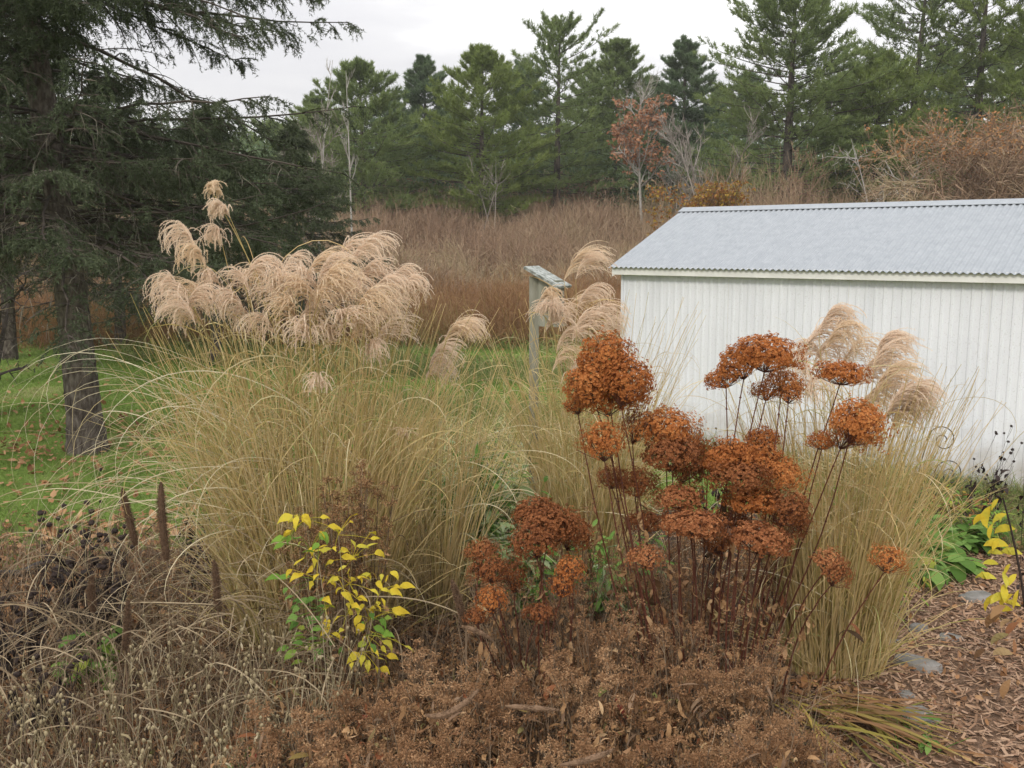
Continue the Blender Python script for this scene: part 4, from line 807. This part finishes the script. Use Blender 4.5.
cl = [(40, 3.5, .5, 'in the bottom left corner of the picture'), (90, 3.4, .52, 'at the bottom, right of the corner one'), (140, 3.6, .55, 'at the bottom below the furry spikes'), (185, 3.4, .5, 'at the bottom under the tan straw'), (230, 3.7, .55, 'left of the green tuft at the bottom'), (70, 3.9, .6, 'behind the bottom left corner one'), (120, 4.1, .62, 'in the straw tangle below the short furry spike'), (170, 4.2, .66, 'in the middle of the straw tangle'), (215, 4.1, .6, 'below the leaning furry spike'), (255, 4.3, .68, 'at the foot of the big grass'), (20, 4.0, .5, 'against the left picture edge'), (300, 3.9, .6, 'below the yellow-leaved plant, left side'), (328, 4.05, .75, 'standing among the yellow leaves'), (110, 3.2, .45, 'lowest at the bottom edge'), (205, 3.2, .45, 'lowest, left of the brown undergrowth')]
for k, (px, Y_, hh, wh) in enumerate(cl): campion('pale dried campion with round buds ' + wh, px, Y_, hh, 740 + k)

# straw litter of fallen grass blades at left
r = rnd(760); g = G(); n = 700; x = r.uniform(-2.6, -.7, n) ; y = r.uniform(3.8, 5.4, n)
P = arcs(np.stack([x, y, r.uniform(.02, .75, n)], 1), r.normal(size=n) * .9 + np.where(r.uniform(size=n) < .5, 0, PI), r.uniform(-.2, 1.0, n), r.uniform(.2, .7, n), r.uniform(.2, 2.8, n), 10, 1.5, drift=r.normal(size=n) * .8); P[..., 2] = np.maximum(P[..., 2], .02)
g.ribbons(P, .0062 * np.array([.8, 1, 1, 1, 1, .9, .8, .6, .4, .1]) * r.uniform(.5, 1.1, (n, 1)), r)
tag(g.build('straw_tangle', M['straw_old']), 'pale tangle of fallen grass blades left of the big clump', 'straw', kind='stuff')

# dried mid plants
def dryflower(label, px, Y_, hh, sp, seed, n=26, mat='drypink', cat='plant', name='dried_perennial', group='dried brown perennials', clus=26, rr=.03, leaves=90):
    r = rnd(seed); C = np.array([gx(px, Y_), Y_, 0.]); t = thing(name, label, cat, C, group)
    g = G(); P = bush_stems(g, r, C, n, hh * r.uniform(.85, 1.15), sp, .0034); c, _, _ = grow(r, P, 4, .13, (.3, .8), 4, .6, .98, .2, .06); g.tubes(c, np.full(4, .0013), 3); g.build('stems', M['drystem'], t)
    g = G(); E = np.concatenate([P[:, -1], c[:, -1]]); i = np.repeat(np.arange(len(E)), clus); d = runit(r, len(i)) * r.uniform(.3, 1, (len(i), 1)) * np.array([rr, rr, rr * .6])
    A = E[i] + d; g.spikes(A, A + nrm(d + .5 * runit(r, len(i)) * rr) * .011, .006, r); g.spikes(E[i], A, .0012, r); g.build('seed_clusters', M[mat], t)
    if leaves:
        g = G(); leafset(g, r, P, leaves, .065, 0, (.05, .85), (-1.3, .4), .35, 2.2)
        if name == 'dried_stonecrop': leafset(g, r, P, 26, .13, 1, (.3, 1), (-.7, .7), .13, 1.6); leafset(g, r, P, 5, .1, 2, (.2, .9), (-.5, .5), .4, 1.2)
        g.build('leaves', [M['drybrown'], M['spikebr'], M['wither']], t)
dryflower('brown dried flower clump behind the yellow-leaved plant', 352, 4.75, 1.22, .2, 771, 46, mat='drybrown', clus=60, rr=.03, leaves=260)
dryflower('smaller brown dried clump just left of the yellow-leaved plant', 312, 4.9, 1.12, .12, 772, 16, mat='drybrown', clus=50, leaves=100)
dryflower('dull brown dried clump between the two hydrangeas', 610, 4.2, .8, .16, 773, 16)
dryflower('dried brown clump under the right part of the tall hydrangea', 735, 4.1, .62, .3, 774, 24)
dryflower('dried brown clump at the foot of the shorter hydrangea', 450, 4.2, .55, .25, 775, 20)
for k, (px, Y_, hh, sp, w) in enumerate([(575, 4.9, .8, .25, 'behind the shorter hydrangea'), (640, 5.1, .75, .25, 'behind the leftmost stems of the tall hydrangea'), (700, 5.2, .75, .25, 'behind the middle stems of the tall hydrangea'), (760, 5.1, .7, .22, 'between the tall hydrangea and the right grass clump'), (500, 5.0, .7, .22, 'left of the shorter hydrangea, behind it'), (670, 4.35, .55, .2, 'in front of the tall hydrangea stems'), (590, 4.35, .5, .2, 'in the gap between the two hydrangea feet')]):
    dryflower('dull brown dried plant ' + w, px, Y_, hh, sp, 840 + k, 18, name='dried_perennial', leaves=160)
for k, (px, Y_, hh, w) in enumerate([(330, 3.5, .5, 'below the yellow-leaved plant'), (400, 3.4, .5, 'left of centre at the bottom'), (470, 3.5, .52, 'at the bottom centre'), (540, 3.4, .48, 'right of centre at the bottom'), (610, 3.5, .5, 'under the gap between the hydrangeas'), (680, 3.4, .5, 'below the tall hydrangea'), (745, 3.5, .5, 'left of the strap leaves'), (790, 3.7, .48, 'above the strap leaves'), (370, 3.85, .52, 'behind the one left of centre'), (440, 3.9, .55, 'behind the bottom centre one'), (510, 3.9, .52, 'in front of the shorter hydrangea'), (580, 3.95, .5, 'between the hydrangea bases'), (655, 3.9, .55, 'at the tall hydrangea stems'), (720, 3.95, .55, 'right of the tall hydrangea stems'), (290, 3.7, .45, 'beside the green tuft'), (425, 3.1, .42, 'lowest, left of centre'), (520, 3.05, .42, 'lowest, at the centre'), (620, 3.05, .42, 'lowest, right of centre'), (710, 3.1, .42, 'lowest, toward the strap leaves')]):
    dryflower('pinkish brown dried stonecrop ' + w, px, Y_, hh, .2, 780 + k, 16, name='dried_stonecrop', group='dried stonecrops along the bottom', clus=44, rr=.03, leaves=120)

# undergrowth of curled dead leaves
r = rnd(801); g = G()
n = 55000; x, y = frustum(r, n, 2.7, 7.2, -60, 860)
zm = (.42 * np.clip((5.0 - y) / 1.2, 0, 1) + .14 + .2 * (x < -1.4) * np.clip((y - 4) / 1, 0, 1)) * np.clip((x + 1.3) / .5 + .55, .35, 1) * np.clip((1.45 - x) / .3, 0.1, 1)
zm = zm * (.35 + .4 * (np.sin(x * 9 + 2 * np.sin(y * 5)) * np.sin(y * 11 + x * 3) + 1) * .8); z = zm * r.uniform(0, 1, n) ** .6 + .01
L = r.uniform(.018, .065, n)
P = arcs(np.stack([x, y, z], 1), r.uniform(0, 6.3, n), r.uniform(-1.2, 1.2, n), L, r.normal(size=n) * 3.4, 6, 1., drift=r.normal(size=n) * 1.5)
P[..., 2] = np.maximum(P[..., 2], .008)
g.ribbons(P, (L * r.uniform(.08, .34, n))[:, None] * np.array([.2, .8, 1, .9, .6, .1]), r)
n = 14000; x, y = frustum(r, n, 2.7, 7.2, -60, 860); k = x < 1.4; x = x[k]; y = y[k]; n = len(x)
P = arcs(np.stack([x, y, np.zeros(n)], 1), r.uniform(0, 6.3, n), r.uniform(.3, 1.5, n), r.uniform(.15, .55, n), r.normal(size=n) * .9, 6); g.ribbons(P, .004 * np.array([1, 1, .9, .8, .6, .3]), r, m=1)
tag(g.build('dead_undergrowth', [M['drybrown'], M['drystem']]), 'dense brown mass of curled dead leaves and stems across the bottom', 'undergrowth', kind='stuff')
# litter over the rest of the bed
r = rnd(802); g = G(); n = 9000; x = r.uniform(-5, 5, n); y = r.uniform(2.6, 8.5, n); k = inpoly(x, y, BED) & ~inpoly(x, y, PATH); x = x[k]; y = y[k]
leaves_on(g, r, x, y, r.uniform(.01, .06, len(x)), r.uniform(.03, .1, len(x)), 0, 1.4, .6)
tag(g.build('leaf_litter', M['fallen']), 'brown leaf litter lying on the bed soil', 'leaf litter', kind='stuff')

# curled long dead leaves over the undergrowth (large)
def curled(label, pts, Y_, seed, w=.035):
    r = rnd(seed); A, B, C_ = [at(p[0], p[1], Y_ + dy) for p, dy in zip(pts, (0, -.03, .02))]
    P = bez(A[None], B[None], C_[None], 16); g = G(); n = 700; s = np.linspace(0, 1, 16); wd = w / 2 * np.sin(s * (PI - .3) + .15) ** .6
    g.tubes(P, wd[None] * (1 + .15 * r.normal(size=(1, 16))), 8)
    q = r.uniform(0, 1, n); p, T = samp(P, np.zeros(n, int), q); d = nrm(np.cross(T, runit(r, n))); rad = np.interp(q, s, wd)[:, None]; g.spikes(p + d * rad * .8, p + d * rad * 1.25 + T * .008, .004, r)
    o = g.build('curled_leaf', M['spikebr'], origin=tuple(A)); tag(o, label, 'dead leaf', 'rolled dead leaves over the stonecrops')
curled('long rolled brown leaf lying at the lower left of the stonecrops', [(425, 715), (450, 722), (478, 690)], 3.45, 811, .026)
curled('short rolled brown leaf sticking out right at the bottom centre', [(505, 706), (530, 708), (558, 710)], 3.4, 812, .02)
curled('rolled brown leaf near the bottom, right of centre', [(560, 765), (590, 762), (612, 750)], 3.15, 813, .022)
curled('small rolled brown leaf above the stonecrops left of centre', [(462, 626), (478, 630), (492, 640)], 3.9, 814, .02)

# green clumps
leafy('green_perennial', 'leafy green clump between the grass clumps, left of the birdhouse post', 480, 6.3, 1.12, .36, 821, 34, 800, .13, ('grn', 'grn', 'silver'), group='green perennials still in leaf', wid=.3, s=(.1, 1), split=.4)
leafy('green_perennial', 'pale green weedy clump farther back between the two left grass clumps', 455, 7.6, .8, .45, 846, 34, 700, .1, ('grn', 'silver', 'grn'), group='green perennials still in leaf', wid=.28, s=(.1, 1), split=.5)
leafy('green_perennial', 'green clump at the foot of the birdhouse post', 524, 5.9, .8, .3, 822, 30, 600, .12, ('grn', 'silver', 'grn'), group='green perennials still in leaf', wid=.28, s=(.1, 1), split=.5)
leafy('green_perennial', 'green clump seen under the rusty heads of the tall hydrangea', 610, 5.8, .6, .35, 823, 22, 320, .12, ('grn', 'grn', 'silver'), group='green perennials still in leaf', wid=.3, s=(.1, 1), split=.6)
leafy('grey_leaved_shrub', 'grey-green shrub beside the birdhouse post with dark stems', 492, 7.6, .95, .4, 824, 26, 420, .07, ('drystem', 'silver', 'silver'), cat='shrub', wid=.3, s=(.2, 1))
for k, (px, Y_, L, lab) in enumerate([(925, 6.7, .2, 'broad green leaves beside the path at right, nearest group'), (955, 7.3, .17, 'broad green leaves beside the path, behind the nearest group'), (900, 7.6, .14, 'green leaves at the foot of the right grass clump')]):
    leafy('broad_leaved_plant', lab, px, Y_, .2, .42, 830 + k, 40, 120, L, ('grn', 'grn', 'ylwgrn'), group='broad green leaves near the path', wid=.5, s=(.5, 1), split=.75)
leafy('yellowing_perennial', 'low plant with yellowing leaves left of the broad green leaves', 888, 5.9, .5, .3, 834, 16, 90, .08, ('drystem', 'yellow_leaf', 'ylwgrn'), s=(.2, 1), wid=.3)
leafy('yellowing_perennial', 'low yellow-green plants along the shed wall at right', 960, 8.1, .32, .7, 835, 44, 420, .08, ('drystem', 'yellow_leaf', 'ylwgrn'), s=(.1, 1), wid=.3)
leafy('yellowing_perennial', 'yellow-green stems on the near side of the shed, above the path', 985, 7.4, .4, .35, 836, 24, 180, .09, ('drystem', 'ylwgrn', 'grn'), s=(.1, 1), wid=.3)
leafy('green_tuft', 'small bright green tuft at the bottom left under the dead stems', 242, 3.75, .3, .12, 837, 10, 50, .09, ('grn', 'grn', 'ylwgrn'), wid=.35)
leafy('green_tuft', 'heart-leaved green plant behind the black seed heads at left', 100, 4.9, .3, .22, 838, 12, 60, .11, ('grn', 'grn', 'ylwgrn'), wid=.6)
leafy('green_tuft', 'green and reddish leaves at the lower edge of the right grass clump', 905, 4.3, .12, .2, 839, 12, 30, .1, ('grn', 'grn', 'drybrown'), wid=.35)

# strap leaves bottom right
r = rnd(841); Y_ = 4.55; C = np.array([gx(812, Y_), Y_, 0.]); t = thing('strap_leaved_plant', 'fallen yellow and green strap leaves at the bottom right', 'plant', C)
g = G(); n = 75; b = C + np.c_[r.normal(size=(n, 2)) * .1, np.full(n, .1)]; P = arcs(b, r.normal(size=n) * .4 - .7, r.uniform(-.1, .35, n), r.uniform(.35, .85, n), r.uniform(.2, .9, n), 12, 1.2, drift=r.normal(size=n) * .3)
P[..., 2] = np.maximum(P[..., 2], .03 + r.uniform(0, .05, (n, 1))); g.ribbons(P, .017 * np.sin(np.linspace(.35, PI - .05, 12)) * r.uniform(.6, 1.1, (n, 1)), r, side=np.array([0, 0, 1.]) + r.normal(size=(n, 3)) * .3); g.build('leaves', M['iris'], t)

# stones
def stone(label, px, py, w, h, seed, flat=.3, yaw=0.):
    r = rnd(seed); d = (py - 384) / F; th = PITCH + math.atan(d); Y_ = CZ / math.tan(th); C = np.array([gx(px, Y_), Y_, 0.]); W = w / F * Y_ * 1.05
    g = G(); seg, rings = 9, 6; g.blob(np.array([0, 0, 0]), np.array([W / 2, W / 2 * h, W * flat]), r, seg, rings, jit=.16)
    V = g.v[0]; V[:, 2] = np.clip(V[:, 2], -.05, W * flat * .55); c, s_ = math.cos(yaw), math.sin(yaw); V[:, :2] = V[:, :2] @ np.array([[c, s_], [-s_, c]]); g.v[0] = V + C + np.array([0, 0, .012])
    o = g.build('stone', M['stone'], origin=tuple(C)); tag(o, label, 'stone', 'stones bordering the path')
stone('large flat grey-green stone at the bottom right of the grass', 918, 722, 44, .8, 851, .3, .4)
stone('flat grey stone half buried on the near side of the path', 918, 668, 48, .6, 852, .25, -.5)
stone('small pale stone between the two flat ones', 904, 697, 20, .7, 853, .3)
stone('small dark squared stone at the path edge behind', 918, 632, 20, .8, 854, .55, .3)
stone('small grey stone lying in the wood chips', 950, 640, 26, .6, 855, .2)
stone('long flat grey stone at the far end of the path', 975, 600, 40, .6, 856, .2, .2)
stone('dull stone at the foot of the broad green leaves', 890, 645, 22, .7, 857, .3)

# edging strip
g = G(); pts = [(-4.6, 5.9), (-3.9, 6.35), (-3.6, 6.6), (-3.45, 6.75), (-3.3, 6.88)]; A = np.array(pts)
tt = np.linspace(0, 4, 40); cx = np.interp(tt, range(5), A[:, 0]); cy = np.interp(tt, range(5), A[:, 1]); r = rnd(861); zz = .06 + .015 * np.sin(tt * 5)
g.tubes(np.stack([cx, cy, zz], -1)[None], np.full(40, .025), 8); P = np.stack([cx, cy, zz], -1)
V = np.concatenate([P, P * np.array([1, 1, 0]) - np.array([0, 0, .03])]); i = np.arange(39); g.add(V, np.stack([i, i + 1, i + 41, i + 40], 1)); V2 = V + np.array([.004, -.004, 0]); g.add(V2, np.stack([i, i + 40, i + 41, i + 1], 1))
tag(g.build('lawn_edging', M['plastic'], origin=(-4.6, 5.9, 0)), 'black plastic edging strip between lawn and bed at left', 'garden edging')

# ------------------------------------------------------------------ birdhouse
def birdhouse():
    Yb = 7.5; x = at(534, 300, Yb)[0]; zt = at(534, 271, Yb)[2]; C = np.array([x, Yb, 0.]); t = thing('birdhouse', 'weathered wooden birdhouse with a slanted grey roof on its post', 'birdhouse', C)
    g = G(); g.box((x, Yb, zt / 2 - .04), (.075, .075, zt - .0)); g.build('post', M['wood_grey'], t)
    a = -.5; c, s_ = math.cos(a), math.sin(a); Rz = np.array([[c, -s_, 0], [s_, c, 0], [0, 0, 1]])
    cx, cy = x + .135, Yb - .03
    g = G(); g.box((cx, cy, zt - .24), (.15, .15, .34), Rz); b = g.build('nest_box', M['wood_grey'], t)
    g = G(); ang = np.linspace(0, 2 * PI, 17)[:-1]; n_ = Rz @ np.array([1, 0, 0]); p_ = Rz @ np.array([0, 1, 0]); o = np.array([cx, cy, zt - .17]) + n_ * .079
    V = [o] + [o + (p_ * math.cos(q) + np.array([0, 0, 1]) * math.sin(q)) * .021 for q in ang]; g.add(V, [[0, 1 + k, 1 + (k + 1) % 16] for k in range(16)]); h = g.build('entrance_hole', M['hole'], b); h.location = (0, 0, 0)
    g = G(); g.box((cx + .01, cy - .005, zt - .42), (.17, .16, .018), Rz); g.build('floor_board', M['wood_grey'], t)
    sl = math.radians(27); Ry = np.array([[math.cos(sl), 0, math.sin(sl)], [0, 1, 0], [-math.sin(sl), 0, math.cos(sl)]])
    g = G(); g.box((x + .105, Yb - .04, zt - .045), (.33, .25, .02), Rz @ Ry); g.build('roof', M['wood_roof'], t)
birdhouse()

# iron scrolls
def scroll():
    Y_ = 8.55; C = np.array([gx(925, Y_), Y_, 0.]); t = thing('iron_scroll_stake', 'rusty wrought iron scrolls in front of the shed wall', 'garden ornament', C)
    for (pts, cx, cy, r0) in (([(912, 520), (918, 475), (926, 442)], 943, 440, 14), ([(922, 520), (930, 478), (936, 468)], 950, 474, 14)):
        px = []
        th = np.linspace(PI * 1.05, PI * 1.05 - PI * 3.3, 44); rr = 3 + (r0 - 1) * (1 - np.linspace(0, 1, 44)) ** 1.35
        sp = [(cx + rr[k] * math.cos(th[k]), cy - rr[k] * math.sin(th[k])) for k in range(44)]
        a, b_ = np.array(pts[0]), np.array(sp[0]); st = [tuple(a + (b_ - a) * q + np.array([-3, 0]) * math.sin(q * PI)) for q in np.linspace(0, 1, 8)[:-1]]
        P = np.array([at(p[0], p[1], Y_) for p in st + sp]); P = np.concatenate([[[P[0][0] - .02, Y_, 0]], P])
        g = G(); g.tubes(P[None], np.full(len(P), .005), 6); g.build('scroll', M['iron'], t, smooth=True)
scroll()

g = G(); g.box((0, 140, 25.5), (620, 580, 59)); hm = bpy.data.materials.new('haze'); hm.use_nodes = True; hn = hm.node_tree.nodes
hn.remove(hn['Principled BSDF']); pv = hn.new('ShaderNodeVolumePrincipled'); pv.inputs['Color'].default_value = (.9, .9, .9, 1); pv.inputs['Density'].default_value = .0006
hm.node_tree.links.new(pv.outputs[0], hn['Material Output'].inputs['Volume']); tag(g.build('haze', hm), kind='stuff')
# ------------------------------------------------------------------ sky, sun, camera
w = bpy.data.worlds.new('World'); scene.world = w; w.use_nodes = True; n = w.node_tree.nodes; l = w.node_tree.links
bg = n['Background']; bg.inputs[1].default_value = .11
sky = n.new('ShaderNodeTexSky'); sky.sky_type = 'NISHITA'; sky.sun_disc = False; sky.sun_elevation = math.radians(38); sky.sun_rotation = math.radians(200)
tc = n.new('ShaderNodeTexCoord'); sx = n.new('ShaderNodeSeparateXYZ'); l.new(tc.outputs['Generated'], sx.inputs[0])
mp = n.new('ShaderNodeMapping'); mp.inputs['Scale'].default_value = (1.0, 1.0, 5); mp.inputs['Location'].default_value = (.35, 0, .1); l.new(tc.outputs['Generated'], mp.inputs[0])
nz = n.new('ShaderNodeTexNoise'); nz.inputs['Scale'].default_value = 2.6; nz.inputs['Detail'].default_value = 7; nz.inputs['Roughness'].default_value = .5; l.new(mp.outputs[0], nz.inputs[0])
cr = ramp(n, [(.82, .815, .85), (.97, .96, .975), (1.35, 1.34, 1.32)], [.33, .52, .7]); l.new(nz.outputs[0], cr.inputs[0])
gr = n.new('ShaderNodeMapRange'); gr.inputs[1].default_value = 0.05; gr.inputs[2].default_value = .9; gr.inputs[3].default_value = 6.3; gr.inputs[4].default_value = 15.; l.new(sx.outputs[2], gr.inputs[0])
mu = n.new('ShaderNodeVectorMath'); mu.operation = 'SCALE'; l.new(cr.outputs[0], mu.inputs[0]); l.new(gr.outputs[0], mu.inputs['Scale'])
mx = n.new('ShaderNodeMixRGB'); mx.inputs[0].default_value = .96; l.new(sky.outputs[0], mx.inputs[1]); l.new(mu.outputs[0], mx.inputs[2]); l.new(mx.outputs[0], bg.inputs[0])
sd = bpy.data.lights.new('sun', 'SUN'); sd.energy = 1.5; sd.angle = math.radians(12); sd.color = (1, .93, .83); so = bpy.data.objects.new('sun', sd); COL.objects.link(so)
# light from behind the camera, a little to the left
az, el = math.radians(200), math.radians(38)
from mathutils import Vector
dirv = Vector((math.sin(az) * math.cos(el), math.cos(az) * math.cos(el), math.sin(el)))
so.rotation_euler = dirv.to_track_quat('Z', 'Y').to_euler(); so.location = (0, -10, 30)
cam = bpy.data.cameras.new('camera'); co = bpy.data.objects.new('camera', cam); COL.objects.link(co); scene.camera = co
co.location = (0, 0, CZ); co.rotation_euler = (PI / 2 - PITCH, 0, 0); cam.sensor_width = 36; cam.lens = F / 1024 * 36; cam.clip_end = 2000; cam.clip_start = .05
scene.view_settings.view_transform = 'Standard'; scene.view_settings.look = 'None'; scene.view_settings.gamma = 1; scene.view_settings.exposure = .25
scene.cycles.max_bounces = 6; scene.cycles.diffuse_bounces = 3; scene.cycles.transmission_bounces = 3
